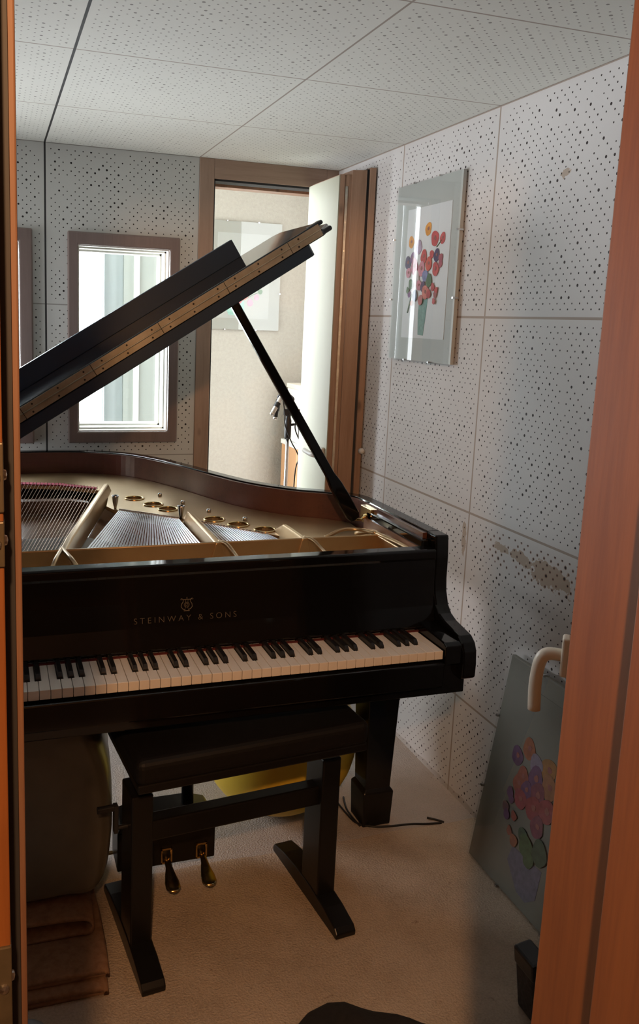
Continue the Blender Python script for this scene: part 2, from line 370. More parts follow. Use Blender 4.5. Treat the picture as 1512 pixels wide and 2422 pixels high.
# the thick leaf of that door, folded back along the right wall
xa, ya, xb, yb = -0.1295, 1.200, -0.006, 1.142
def edge(t): return (xa+(xb-xa)*t, ya+(yb-ya)*t)
LT = 2.088
def leafslab(t0, t1, z1, push=0.0, depth=0.30, z0=0.012):
    p0, p1 = edge(t0), edge(t1); b = B()
    prism(b, [(p0[0], p0[1]-push, z0), (p1[0], p1[1]-push, z0), (p1[0], p1[1]+depth, z0), (p0[0], p0[1]+depth, z0)], (0, 0, z1-z0)); return b
leaf = thing('door_leaf', 'thick soundproof door leaf with cream face standing open against the right wall', 'door', (-0.065, 1.35, 0.0))
b = B(); box(b, -0.1335, -0.1285, 1.20, 1.527, 0.012, LT); obj('face_panel', b, 'cream', leaf)
obj('edge_board', leafslab(0.0, 0.13, LT+0.004), 'pine_leaf', leaf)
s = obj('lock_rail', leafslab(0.13, 0.34, LT+0.004, -0.004), 'pine_leaf', leaf)
p0, p1 = edge(0.17), edge(0.235)
b = B(); prism(b, [(p0[0], p0[1]+0.002, 0.3), (p1[0], p1[1]+0.002, 0.3), (p1[0], p1[1]+0.02, 0.3), (p0[0], p0[1]+0.02, 0.3)], (0, 0, LT-0.34))
ls = obj('lock_strip', b, 'zinc', leaf)
for k in range(11):
    z = 0.94+k*0.108; q = edge(0.2025); b = B(); lathe(b, [(0.0026, 0), (0.0026, 0.002), (0, 0.002)], (q[0], q[1]+0.002, z), 10, (-0.43, -0.9, 0)); obj('screw', b, 'steel', ls)
obj('core_board', leafslab(0.34, 0.74, LT+0.02, 0.004, 0.28), 'pine_leaf', leaf)
obj('gasket', leafslab(0.74, 0.83, LT+0.024, -0.004, 0.2), 'gasket', leaf)
obj('rebate_trim', leafslab(0.83, 1.0, LT+0.03, 0.004, 0.2), 'pine_leaf', leaf, bevel=0.002)
def lever(parent, base, out, along, mt, ln=0.11, neck=0.045, plate=(0.032, 0.068), up=(0, 0, 1), r=0.010, fl=0.0):
    """window style lever: plate against the door, neck out, grip along"""
    base = Vector(base); out = Vector(out).normalized(); along = Vector(along).normalized(); up = Vector(up)
    side = out.cross(up).normalized(); bm = B(); a = base
    pts = []
    for sx, sz in ((-1, -1), (1, -1), (1, 1), (-1, 1)): pts.append(a+side*sx*plate[0]/2+up*sz*plate[1]/2)
    prism(bm, pts, out*0.014); hp = obj('handle_plate', bm, mt, parent, bevel=0.004, seg=3)
    path = [a+out*0.01, a+out*(neck*0.6), a+out*(neck*0.85)+along*0.003, a+out*neck+along*0.012, a+out*(neck+0.004)+along*0.03, a+out*(neck+0.006)+along*ln*0.6, a+out*(neck+0.004)+along*ln]
    bm = B(); tube(bm, catmull(path, 5), r, 14); obj('handle', bm, mt, parent, smooth=True)
lever(leaf, (-0.1335, 1.235, 0.985), (-1, 0, 0), (0.0, 1, 0.05), 'plastic_grey', 0.115, 0.035, r=0.0105)
b = B(); lathe(b, [(0.012, 0), (0.012, 0.012), (0.009, 0.02), (0, 0.022)], (-0.012, 1.13, 1.02), 14, (0, -1, 0)); obj('knob', b, 'plastic_grey', leaf, smooth=True)

# hallway door frame the camera looks through
b = B(); box(b, -1.52, -1.47, -1.52, -1.43, 0, 2.10); box(b, -1.52, -1.4216, -1.43, -1.406, 0, 2.10)
d2 = struct('door_2', b, 'pine_door', bevel=0.001); d2.name = 'door_2'
b = B(); box(b, -1.48, -1.4150, -1.4045, -1.402, 0, 2.10); obj('gasket', b, 'gasket', d2)
b = B(); box(b, -1.48, -1.4106, -1.402, -1.318, 0, 2.10); obj('door_stop', b, 'pine_stop', d2, bevel=0.0012)
b = B(); box(b, -0.9145, -0.83, -1.45, -1.318, 0, 2.10); box(b, -0.937, -0.83, -1.52, -1.42, 0, 2.10)
obj('jamb', b, 'pine_door', d2, bevel=0.002)
b = B(); box(b, -1.52, -0.83, -1.52, -1.318, 2.05, 2.12); obj('header', b, 'pine_header', d2)
for zc, hh in ((1.4255, 0.021), (1.385, 0.014), (1.085, 0.03)):
    b = B(); box(b, -1.47, -1.4212, -1.4320, -1.41, zc-hh, zc+hh); hg = obj('hinge', b, 'old_brass', d2, bevel=0.0008)
    b = B(); lathe(b, [(0.0035, 0), (0.003, 0.0015), (0, 0.0022)], (-1.4212, -1.421, zc), 12, (1, 0, 0)); obj('screw', b, 'steel', hg)
    b = B(); lathe(b, [(0.0035, 0), (0.003, 0.0015), (0, 0.0022)], (-1.4262, -1.4320, zc), 12, (0, -1, 0)); obj('screw', b, 'steel', hg)
# second leaf opening into the piano room, seen edge on behind the right jamb
off = Vector((-0.9145-CAM.x, -1.318-CAM.y, 0)).normalized(); nv = Vector((off.y, -off.x, 0))
st = CAM.copy(); st.z = 0.0
def onray(dist, side): return st+off*dist+nv*side
lf = thing('door_leaf', 'pine door leaf with cream lever handle opening into the room behind the right jamb', 'door', tuple(onray(1.2, 0.045)))
b = B(); a, c = onray(0.86, 0.004), onray(1.52, 0.004); e, g = onray(1.52, 0.064), onray(0.86, 0.064)
prism(b, [a+Vector((0, 0, 0.015)), c+Vector((0, 0, 0.015)), e+Vector((0, 0, 0.015)), g+Vector((0, 0, 0.015))], (0, 0, 2.03)); obj('face_panel', b, 'pine_door', lf, bevel=0.002)
lever(lf, onray(1.44, 0.004)+Vector((0, 0, 0.985)), -nv, (0, 0, -1), 'plastic', 0.105, 0.045, plate=(0.030, 0.068), r=0.0108)

# ------------------------------------------------------------------ the neighbouring room seen through door and window
YN = 2.5
b = B(); box(b, -3.2, 0.5, YB+0.19, YN+0.1, -0.1, 0.0); o = struct('floor', b, 'plank_floor'); o.name = 'floor_next_room'
b = B(); box(b, -3.2, 0.5, YB+0.19, YN+0.1, 2.35, 2.45); o = struct('ceiling', b, 'white_paint'); o.name = 'ceiling_next_room'
b = B(); box(b, -0.56, 0.5, YN, YN+0.12, 0, 2.35); struct('wall_far', b, 'plaster')
b = B(); box(b, 0.4, 0.5, YB+0.19, YN, 0, 2.35); struct('wall_side', b, 'plaster')
b = B(); box(b, -3.3, -3.2, YB+0.19, YN+0.1, 0, 2.35); struct('wall_side_left', b, 'plaster')
b = B(); box(b, -3.2, XL-0.0, YB+0.0, YB+0.19, 0, 2.35); struct('wall_side_front', b, 'plaster')
b = B(); box(b, -0.56, 0.1, YB+0.19, YB+0.195, DZ+0.06, 2.35); struct('trim_1', b, 'plaster')
b = B(); box(b, -0.717, -0.689, YN-0.02, YN+0.06, 0, 2.35); struct('trim_2', b, 'white_paint')
b = B(); box(b, -0.768, -0.717, YN+0.0, YN+0.03, 0, 2.35); box(b, -0.689, -0.56, YN+0.0, YN+0.06, 0, 2.35); struct('trim_3', b, 'grey_panel')
b = B(); box(b, -0.862, -0.768, YN+0.03, YN+0.06, 0, 2.35); box(b, -0.888, -0.880, YN-0.08, YN+0.06, 0, 2.35); struct('trim_4', b, 'outside')
b = B(); box(b, -3.2, -0.862, YN, YN+0.1, 0, 0.55); box(b, -3.2, -0.862, YN, YN+0.1, 2.25, 2.35); box(b, -3.2, -2.6, YN, YN+0.1, 0.55, 2.25); struct('wall_glazed', b, 'white_paint')

def petal_disc(bm, c, r, ex, ez, n=14, thick=0.0015, nrm=(0, -1, 0), wob=0.16, sq=1.0):
    c = Vector(c); ph = random.random()*6
    pts = [c+ex*(math.cos(2*math.pi*k/n)*r*(1+wob*math.sin(3*2*math.pi*k/n+ph)))+ez*(math.sin(2*math.pi*k/n)*r*sq*(1+wob*math.cos(2*2*math.pi*k/n+ph))) for k in range(n)]
    prism(bm, pts, Vector(nrm)*thick)
_fm = {}
def fmat(c):
    if c not in _fm:
        mm = noisy('paint_'+str(len(_fm)), c, tuple(k*0.72 for k in c), 60, 0.6, 0.0); M['f%d' % len(_fm)] = mm; _fm[c] = mm
    return _fm[c]
def framed_print(label, P0, ex, ez, w, h, inset, flowers, vase, stems=(), mount='mount', paper='paper'):
    """P0 lower-left corner of the front face; ex, ez unit vectors; n points to the viewer"""
    ex = Vector(ex).normalized(); ez = Vector(ez).normalized(); n = ex.cross(ez).normalized(); P0 = Vector(P0)
    t = thing('framed_print', label, 'picture', tuple(P0+ex*w/2+ez*0.0-n*0.006))
    def quad(a, b_, c, d, off, th):
        bm = B(); prism(bm, [P0+ex*a+ez*c+n*off, P0+ex*b_+ez*c+n*off, P0+ex*b_+ez*d+n*off, P0+ex*a+ez*d+n*off], n*th); return bm
    obj('backing_board', quad(0, w, 0, h, -0.012, 0.012), mount, t)
    i0, i1, j0, j1 = inset
    obj('paper_sheet', quad(i0, i1, j0, j1, 0.0, 0.0012), paper, t)
    v = B(); prism(v, [P0+ex*a+ez*c+n*0.0012 for a, c in vase[1]], n*0.0008); obj('painted_vase', v, fmat(vase[0]), t)
    for q, (pts, c, wd_) in enumerate(stems):
        s_ = B(); tube(s_, [P0+ex*a+ez*z+n*0.002 for a, z in pts], wd_, 5); obj('painted_stem', s_, fmat(c), t)
    for q, (a, c, r, colr) in enumerate(flowers):
        f_ = B(); petal_disc(f_, P0+ex*a+ez*c+n*(0.0018+0.00012*q), r, ex, ez, 16, 0.0006, n, 0.10 if r > 0.012 else 0.2, 1.1)
        fo = obj('painted_flower', f_, fmat(colr), t)
        if colr[1] < colr[0]*0.8 and r > 0.017:
            f2 = B(); petal_disc(f2, P0+ex*(a+r*.1)+ez*(c+r*.1)+n*(0.0025+0.00012*q), r*0.3, ex, ez, 10, 0.0004, n); obj('painted_centre', f2, fmat((0.35, 0.12, 0.10)), fo)
    obj('glass_sheet', quad(0, w, 0, h, 0.006, 0.0015), 'glass', t)
    for a, c in ((w*0.3, 0), (w*0.7, 0), (w*0.3, h), (w*0.7, h), (w, h*0.35), (w, h*0.7), (0, h*0.35), (0, h*0.7)):
        bm = B(); p = P0+ex*a+ez*c; M4 = Matrix.Translation(p)
        prism(bm, [p-ex*0.004-ez*0.003-n*0.012, p+ex*0.004-ez*0.003-n*0.012, p+ex*0.004+ez*0.003-n*0.012, p-ex*0.004+ez*0.003-n*0.012], n*0.0215); obj('clip', bm, 'nickel', t)
    return t
ORG, RED, DRK, PNK, PUR, GRN, MAU, BLU, WHT = (0.85, 0.36, 0.05), (0.62, 0.09, 0.09), (0.10, 0.06, 0.15), (0.72, 0.30, 0.38), (0.28, 0.10, 0.28), (0.12, 0.20, 0.10), (0.50, 0.40, 0.55), (0.25, 0.28, 0.52), (0.75, 0.70, 0.72)
# picture in the next room
framed_print('framed print of red flowers in a green vase on the plaster wall beyond the doorway', (-0.36, YN-0.014, 1.472), (1, 0, 0), (0, 0, 1), 0.435, 0.565, (0.08, 0.375, 0.06, 0.505),
    [(0.205, 0.165, 0.024, RED), (0.235, 0.185, 0.024, (0.75, 0.20, 0.18)), (0.27, 0.145, 0.017, PNK), (0.20, 0.22, 0.024, RED), (0.16, 0.185, 0.022, (0.75, 0.2, 0.12)), (0.305, 0.175, 0.014, PNK), (0.325, 0.205, 0.013, GRN), (0.275, 0.225, 0.012, GRN), (0.22, 0.26, 0.025, ORG), (0.15, 0.23, 0.02, PNK)],
    ((0.30, 0.50, 0.42), [(0.150, 0.078), (0.225, 0.073), (0.238, 0.10), (0.236, 0.155), (0.142, 0.155), (0.140, 0.10)]),
    [([(0.22, 0.15), (0.28, 0.185), (0.325, 0.205)], GRN, 0.0015)], mount='mount_far', paper='paper_far')
# cardboard box and white crate in the next room
b = B(); box(b, 0.10, 0.36, 2.18, 2.42, 0.0, 0.86)
cb = thing('cupboard', 'light brown wooden cupboard standing in the neighbouring room behind the microphone stand', 'cupboard', (0.23, 2.30, 0.0))
obj('carcass', b, 'card', cb, bevel=0.004)
b = B(); box(b, 0.095, 0.365, 2.175, 2.425, 0.86, 0.885); obj('cupboard_top', b, 'white_paint', cb, bevel=0.003)
b = B(); box(b, 0.11, 0.35, 2.172, 2.179, 0.03, 0.84); obj('cupboard_door', b, 'card', cb, bevel=0.002)
wt = thing('storage_box', 'white box standing on the brown cupboard beyond the doorway', 'box', (0.22, 2.30, 0.885))
b = B(); box(b, 0.115, 0.34, 2.2, 2.4, 0.885, 1.17); obj('carton', b, 'white_paint', wt, bevel=0.004)
b = B(); box(b, 0.11, 0.345, 2.195, 2.405, 1.17, 1.195); obj('lid', b, 'plastic', wt, bevel=0.003)

# ------------------------------------------------------------------ microphone stand
ms = thing('microphone_stand', 'tall chrome and black microphone stand in the doorway behind the piano', 'microphone stand', (-0.118, 1.72, 0.0))
X0, Y0 = -0.118, 1.72
b = B(); tube(b, [(X0, Y0, 0.10), (X0, Y0, 1.00)], 0.0085, 14); obj('pole', b, 'nickel', ms, smooth=True)
b = B(); lathe(b, [(0.014, 0), (0.016, 0.01), (0.016, 0.085), (0.012, 0.10), (0.012, 0.115)], (X0, Y0, 0.985), 16); obj('clutch', b, 'black_metal', ms, smooth=True)
b = B(); tube(b, [(X0+0.01, Y0, 1.05), (X0+0.045, Y0-0.005, 1.055), (X0+0.055, Y0-0.01, 1.03), (X0+0.056, Y0-0.01, 0.99)], 0.006, 8); obj('clamp_lever', b, 'black_metal', ms, smooth=True)
b = B(); box(b, X0-0.022, X0+0.022, Y0-0.01, Y0+0.01, 1.095, 1.125); box(b, X0-0.012, X0+0.062, Y0-0.008, Y0+0.004, 1.116, 1.124); obj('cross_bar', b, 'black_metal', ms, bevel=0.003)
for k in range(3):
    a = math.radians(90+120*k); b = B(); tube(b, [(X0, Y0, 0.12), (X0+math.cos(a)*0.24, Y0+math.sin(a)*0.24, 0.012)], 0.007, 8); obj('leg', b, 'black_metal', ms, smooth=True)
b = B(); lathe(b, [(0.018, 0), (0.02, 0.02), (0.018, 0.06)], (X0, Y0, 0.09), 12); obj('leg_hub', b, 'black_metal', ms)
mics = []
for (p, q, lab) in (((X0-0.038, Y0, 1.180), (X0-0.084, Y0-0.02, 1.108), 'small grey condenser microphone hanging lower left on the stand in the doorway'),
                    ((X0-0.040, Y0+0.035, 1.165), (X0-0.054, Y0+0.025, 1.083), 'small black condenser microphone next to the grey one, pointing straight down'),
                    ((X0+0.006, Y0-0.035, 1.160), (X0+0.003, Y0-0.035, 1.130), 'small black condenser microphone directly above the pole of the stand')):
    mc = thing('microphone', lab, 'microphone', q, 'microphones on the stand in the doorway')
    p = Vector(p); q = Vector(q); d = (q-p)
    b = B(); tube(b, [p, q], 0.0105, 14); obj('body', b, 'black_metal' if mics else 'plastic_grey', mc, smooth=True)
    b = B(); tube(b, [q, q+d.normalized()*0.006, q+d.normalized()*0.012], 0.0115, 14, radii=[0.0115, 0.0115, 0.008]); obj('grille', b, 'steel', mc, smooth=True)
    b = B(); lathe(b, [(0.0135, -0.012), (0.0135, 0.012)], (p+q)/2, 14, d); obj('clip_ring', b, 'rubber', mc)
    b = B(); tube(b, catmull([p, p-d.normalized()*0.018, Vector((X0-0.008, Y0+0.005, 1.19)), Vector((X0, Y0, 1.12))], 6), 0.005, 8); obj('swivel_arm', b, 'black_metal', mc, smooth=True)
    mics.append(mc)
def cable(name, pts, r, lab, n=6):
    b = B(); tube(b, catmull(pts, n), r, 6); o = obj(name, b, 'rubber', None, smooth=True, at=pts[-1]); tag(o, lab, 'cable'); return o
cable('microphone_cable', [(X0-0.04, Y0-0.01, 1.21), (X0-0.03, Y0-0.03, 1.12), (X0-0.02, Y0-0.02, 1.05), (X0+0.015, Y0-0.02, 0.97), (X0+0.045, Y0-0.02, 0.92), (X0+0.056, Y0-0.02, 0.86), (X0+0.052, Y0-0.03, 0.55), (X0+0.055, Y0-0.03, 0.012)], 0.003, 'black cable looping to the right-hand strand beside the microphone stand')
cable('microphone_cable', [(X0+0.006, Y0-0.045, 1.165), (X0+0.02, Y0-0.05, 1.10), (X0+0.025, Y0-0.03, 1.04), (X0+0.04, Y0-0.03, 1.0), (X0+0.056, Y0-0.03, 0.97), (X0+0.056, Y0-0.03, 0.93), (X0+0.07, Y0-0.03, 0.90), (X0+0.035, Y0-0.03, 0.84), (X0+0.03, Y0-0.03, 0.5), (X0+0.03, Y0-0.04, 0.012)], 0.003, 'black cable hanging in a knot close to the pole of the microphone stand')

# ------------------------------------------------------------------ grand piano
PI_ = thing('grand_piano', 'black polished grand piano with its lid propped open in the middle of the room', 'piano', (-0.99, 0.5, 0.0))
RT = 0.985
XR_, XLP = -0.287, -1.722
curve = catmull([(XR_, 0.36, 0), (-0.300, 0.47, 0), (-0.375, 0.555, 0), (-0.475, 0.622, 0), (-0.572, 0.735, 0), (-0.645, 0.88, 0), (-0.718, 1.06, 0), (-0.80, 1.235, 0), (-0.913, 1.385, 0), (-1.09, 1.465, 0), (-1.30, 1.478, 0), (-1.50, 1.44, 0), (-1.65, 1.32, 0), (XLP, 1.12, 0)], 7)
outer = [Vector((XR_, -0.003, 0))]+curve+[Vector((XLP, -0.003, 0))]
def offset(pl, d):
    out = []
    for i, p in enumerate(pl):
        a = pl[max(0, i-1)]; c = pl[min(len(pl)-1, i+1)]; t = (c-a).normalized(); nrm = Vector((-t.y, t.x, 0)); out.append(p+nrm*d)
    return out
def wallstrip(pl_o, pl_i, z0, z1):
    bm = B(); n = len(pl_o); V = []
    for po, pi in zip(pl_o, pl_i): V.append([bm.verts.new((p.x, p.y, z)) for p, z in ((po, z0), (po, z1), (pi, z1), (pi, z0))])
    for a, c in zip(V, V[1:]):
        for k in range(4): bm.faces.new((a[k], a[(k+1) % 4], c[(k+1) % 4], c[k]))
    bm.faces.new(V[0]); bm.faces.new(V[-1][::-1]); return bm
o_in = offset(outer, 0.040); o_in2 = offset(outer, 0.052)
obj('rim', wallstrip(outer, o_in, 0.68, RT), 'black', PI_, bevel=0.004, ang=50)
obj('inner_rim', wallstrip(o_in, o_in2, 0.80, RT-0.004), 'mahogany', PI_)
# soundboard
b = B(); f = [b.verts.new((p.x, p.y, 0.846)) for p in offset(outer, 0.05)]; fc = b.faces.new(f)
r = bmesh.ops.extrude_face_region(b, geom=[fc]); bmesh.ops.translate(b, verts=[v for v in r['geom'] if isinstance(v, bmesh.types.BMVert)], vec=(0, 0, -0.01))
obj('soundboard', b, 'board', PI_)
# bottom of the case and keybed
b = B(); box(b, -1.70, -0.300, -0.195, 0.26, 0.612, 0.700); obj('keybed', b, 'black', PI_, bevel=0.003)
b = B(); box(b, -1.68, -0.33, 0.26, 0.34, 0.64, 0.72)
for x0, x1, ya_, yb_ in ((-1.2, -1.1, 0.34, 1.3), (-0.80, -0.70, 0.34, 0.92), (-1.5, -1.4, 0.34, 1.25)): box(b, x0, x1, ya_, yb_, 0.68, 0.78)
obj('case_beam', b, 'black_wood', PI_)
b = B(); box(b, -1.605, -0.3765, -0.2245, -0.195, 0.645, 0.708); obj('key_slip', b, 'black', PI_, bevel=0.004)
b = B(); box(b, -1.62, -0.36, -0.195, -0.02, 0.700, 0.711); obj('key_frame', b, 'black_wood', PI_)
# arms
prof = [(-0.050, 0.985), (-0.056, 0.93), (-0.056, 0.87), (-0.060, 0.835), (-0.073, 0.803), (-0.092, 0.785), (-0.120, 0.775), (-0.163, 0.768), (-0.193, 0.763), (-0.212, 0.750), (-0.222, 0.730), (-0.225, 0.70), (-0.224, 0.662), (-0.212, 0.655), (-0.0, 0.655), (-0.0, 0.985)]
for nm, x0, x1 in (('r', XR_-0.040, XR_), ('l', XLP, XLP+0.04)):
    b = B(); prism(b, [(x0, y, z) for y, z in prof], (x1-x0, 0, 0)); obj('arm', b, 'black', PI_, bevel=0.005, seg=3, ang=40)
# key blocks with wooden ramps
for x0, x1 in ((-0.374, XR_-0.041), (XLP+0.041, -1.608)):
    b = B(); prism(b, [(x0, -0.218, 0.70), (x0, -0.218, 0.748), (x0, -0.205, 0.754), (x0, -0.15, 0.757), (x0, -0.06, 0.762), (x0, -0.055, 0.70)], (x1-x0, 0, 0))
    obj('key_block', b, 'black', PI_, bevel=0.003)
# treble side ledge inside the rim
b = B(); box(b, -0.350, -0.328, -0.02, 0.33, 0.935, 0.966); obj('lid_ledge', b, 'black', PI_, bevel=0.004)
b = B(); box(b, -0.355, -0.338, -0.03, 0.335, 0.84, 0.945); obj('inner_side', b, 'mahogany_y', PI_)
b = B(); box(b, -1.69, -0.352, -0.02, 0.02, 0.84, 0.905); obj('stretcher', b, 'black', PI_)
# fallboard, open
fb = [(-0.075, 0.742), (-0.079, 0.748), (-0.066, 0.80), (-0.060, 0.86), (-0.058, 0.922), (-0.060, 0.928), (-0.060, 0.945), (-0.056, 0.950), (-0.022, 0.951), (-0.020, 0.94), (-0.035, 0.86), (-0.045, 0.742)]
b = B(); prism(b, [(-1.652, y, z) for y, z in fb], (1.652-0.327, 0, 0)); FB = obj('fallboard', b, 'black', PI_, bevel=0.002)
b = B(); box(b, -1.60, -0.360, -0.0790, -0.072, 0.7350, 0.7385); obj('felt_strip', b, 'felt_red', PI_)
b = B(); box(b, -0.352, -0.349, -0.0675, -0.062, 0.765, 0.79); obj('stop_pin', b, 'brass', PI_)
# lettering
def text_mesh(s_, size, width, loc, rot, mt, parent, name, font_spacing=1.0, ext=0.0004):
    cu = bpy.data.curves.new(name, 'FONT'); cu.body = s_; cu.size = size; cu.extrude = ext; cu.space_character = font_spacing; cu.align_x = 'CENTER'; cu.offset = -0.0004
    to = bpy.data.objects.new(name, cu); COL.objects.link(to); bpy.context.view_layer.update()
    dg = bpy.context.evaluated_depsgraph_get(); me = bpy.data.meshes.new_from_object(to.evaluated_get(dg)); bpy.data.objects.remove(to)
    xs = [v.co.x for v in me.vertices]; k = width/(max(xs)-min(xs)); cx = (max(xs)+min(xs))/2
    R_ = Matrix.Rotation(rot, 4, 'X'); L = Vector(loc)-origin(parent)
    for v in me.vertices:
        c = Vector(((v.co.x-cx)*k, v.co.y, v.co.z)); v.co = (R_ @ c)+L
    o = bpy.data.objects.new(name, me); COL.objects.link(o); o.parent = parent; me.materials.append(M[mt]); return o
tl = math.radians(90)
text_mesh('STEINWAY & SONS', 0.0205, 0.250, (-0.9945, -0.0660, 0.8105), math.atan2(0.06, -(-0.006))-0.0, 'gilt', FB, 'lettering', 1.5)
# lyre emblem above the lettering
b = B(); ex_, ez_, yy = -0.993, 0.850, -0.0625
for sg in (-1, 1):
    tube(b, [(ex_+sg*x, yy, ez_+z) for x, z in ((0.0035, -0.013), (0.009, -0.012), (0.0135, -0.006), (0.0125, 0.001), (0.009, 0.006), (0.0085, 0.011), (0.0125, 0.0145))], 0.0011, 6)
    tube(b, [(ex_+sg*x, yy, ez_+z) for x, z in ((0.0125, 0.0145), (0.015, 0.013), (0.014, 0.011))], 0.0009, 6)
    tube(b, [(ex_+sg*0.0028, yy, ez_-0.010), (ex_+sg*0.0028, yy, ez_+0.013)], 0.0006, 5)
tube(b, [(ex_-0.009, yy, ez_+0.012), (ex_+0.009, yy, ez_+0.012)], 0.001, 6); tube(b, [(ex_-0.007, yy, ez_-0.016), (ex_+0.007, yy, ez_-0.016)], 0.0013, 6)
tube(b, [(ex_, yy, ez_+0.012), (ex_, yy, ez_+0.018)], 0.0012, 6)
tube(b, [(ex_+0.0062*math.cos(a*math.pi/6), yy, ez_-0.001+0.0062*math.sin(a*math.pi/6)) for a in range(13)], 0.0008, 5)
tube(b, [(ex_+0.003*math.cos(a*math.pi/4), yy, ez_-0.001+0.003*math.sin(a*math.pi/4)) for a in range(7)], 0.0008, 5)
obj('emblem', b, 'gilt', FB)

# keys
KX, KW, KF, KB = -0.3765, 0.02355, -0.2115, -0.060
names = 'CBAGFED'
def hasblack(i): return 0 < i < 52 and names[(i-1) % 7] in 'BAGED'
for i in range(52):
    xr = KX-i*KW-0.0006; xl = KX-(i+1)*KW+0.0006
    nr = 0.0062 if hasblack(i) else 0.0; nl = 0.0062 if hasblack(i+1) else 0.0
    if i == 0: nr = 0
    yk = KF+0.050
    pts = [(xl, KF), (xr, KF), (xr, yk)]+([(xr-nr, yk)] if nr else [])+[(xr-nr, KB), (xl+nl, KB)]+([(xl+nl, yk)] if nl else [])+[(xl, yk)]
    b = B(); prism(b, [(x, y, 0.7135) for x, y in pts], (0, 0, 0.0215)); obj('white_key', b, 'ivory', PI_, bevel=0.0007, seg=1)
for i in range(1, 52):
    if not hasblack(i): continue
    x = KX-i*KW; yf = KF+0.052; w0, w1 = 0.0060, 0.0048
    b = B(); z0, z1 = 0.715, 0.747
    V = [b.verts.new(p) for p in ((x-w0, yf, z0), (x+w0, yf, z0), (x+w0, KB, z0), (x-w0, KB, z0), (x-w1, yf+0.009, z1), (x+w1, yf+0.009, z1), (x+w1, KB, z1), (x-w1, KB, z1), (x-w0+.0004, yf+.002, z1-.008), (x+w0-.0004, yf+.002, z1-.008))]
    for q in ((0, 1, 9, 8), (8, 9, 5, 4), (4, 5, 6, 7), (0, 8, 4, 7, 3), (1, 2, 6, 5, 9), (2, 3, 7, 6), (0, 3, 2, 1)): b.faces.new([V[k] for k in q])
    obj('black_key', b, 'ebony', PI_, bevel=0.0012, seg=2, ang=20)

# iron plate
ZP = 0.900
inner = offset(outer, 0.056)
idx = [i for i, p in enumerate(inner) if p.y > 0.20 or i > 3]
back = [p for p in inner if p.y > 0.26 and p.x > -1.60 and p.x < -0.35]
front = [(-1.60, 1.20), (-1.36, 1.20), (-1.20, 1.155), (-1.065, 1.06), (-1.050, 0.93), (-1.072, 0.80), (-1.055, 0.745), (-0.95, 0.665), (-0.855, 0.585), (-0.80, 0.525), (-0.73, 0.44), (-0.66, 0.365), (-0.60, 0.30), (-0.55, 0.25), (-0.48, 0.20), (-0.37, 0.20)]
holes = []
for px_, py_ in ((-0.975, 0.905), (-0.928, 0.800), (-0.893, 0.725), (-0.778, 0.560), (-0.722, 0.480), (-0.660, 0.405)): holes.append((px_+0.012, py_))
b = B()
def loop(pts, z):
    vs = [b.verts.new((p[0], p[1], z)) for p in pts]; return [b.edges.new((vs[i], vs[(i+1) % len(vs)])) for i in range(len(vs))]
E = loop([(p.x, p.y) for p in back]+front, ZP)
HR = 0.031
for hx_, hy_ in holes: E += loop([(hx_+HR*math.cos(2*math.pi*k/20), hy_+HR*1.0*math.sin(2*math.pi*k/20)) for k in range(20)], ZP)
bmesh.ops.triangle_fill(b, edges=E, use_beauty=True)
r = bmesh.ops.extrude_face_region(b, geom=b.faces[:]); bmesh.ops.translate(b, verts=[v for v in r['geom'] if isinstance(v, bmesh.types.BMVert)], vec=(0, 0, -0.012))
PL = obj('iron_plate', b, 'gold', PI_)
for hx_, hy_ in holes:
    b = B(); tube(b, [(hx_+(HR+0.001)*math.cos(2*math.pi*k/24), hy_+(HR+0.001)*math.sin(2*math.pi*k/24), ZP+0.001) for k in range(25)], 0.0032, 8, cap=False); obj('sound_hole_ring', b, 'brass', PL, smooth=True)
b = B(); box(b, -0.383, -0.377, 0.02, 0.192, 0.86, 0.929); obj('plate_side', b, 'gold', PL, bevel=0.002)
# front flange of the plate
ZW = 0.930; YW = 0.190
b = B(); box(b, -1.66, -0.380, YW-0.005, YW+0.003, 0.845, ZW); obj('plate_flange', b, 'gold', PL, bevel=0.003)
b = B(); prism(b, [(-1.66, 0.02, 0.905), (-1.66, YW-0.005, 0.86), (-1.66, YW-0.005, 0.845), (-1.66, 0.02, 0.845)], (1.66-0.352, 0, 0)); obj('pin_block', b, 'gold', PL)
b = B(); tube(b, catmull([(-0.395, 0.30, 0.905), (-0.372, 0.235, 0.925), (-0.376, 0.18, 0.93), (-0.366, 0.10, 0.93), (-0.358, 0.02, 0.928)], 6), 0.007, 8); obj('plate_horn', b, 'gold', PL, smooth=True)
b = B(); tube(b, catmull([(-0.52, 0.235, 0.915), (-0.45, 0.275, 0.925), (-0.40, 0.265, 0.925), (-0.378, 0.20, 0.93)], 6), 0.006, 8); obj('plate_rib', b, 'gold', PL, smooth=True)
def strut(pts, w, hts, zb=0.885):
    """web of the plate: tapering bar following pts"""
    bm = B(); P = [Vector(p) for p in pts]; rings = []
    for i, p in enumerate(P):
        d = (P[min(i+1, len(P)-1)]-P[max(i-1, 0)]); d.z = 0; d.normalize(); s_ = Vector((d.y, -d.x, 0)); h = hts[i]; ww = w
        prof_ = [(-ww, zb), (-ww*0.45, h-0.004), (-ww*0.3, h), (ww*0.3, h), (ww*0.45, h-0.004), (ww, zb)]
        rings.append([bm.verts.new(Vector((p.x+s_.x*a, p.y+s_.y*a, z))) for a, z in prof_])
    for a, c in zip(rings, rings[1:]):
        for k in range(6): bm.faces.new((a[k], a[(k+1) % 6], c[(k+1) % 6], c[k]))
    bm.faces.new(rings[0]); bm.faces.new(rings[-1][::-1]); return bm
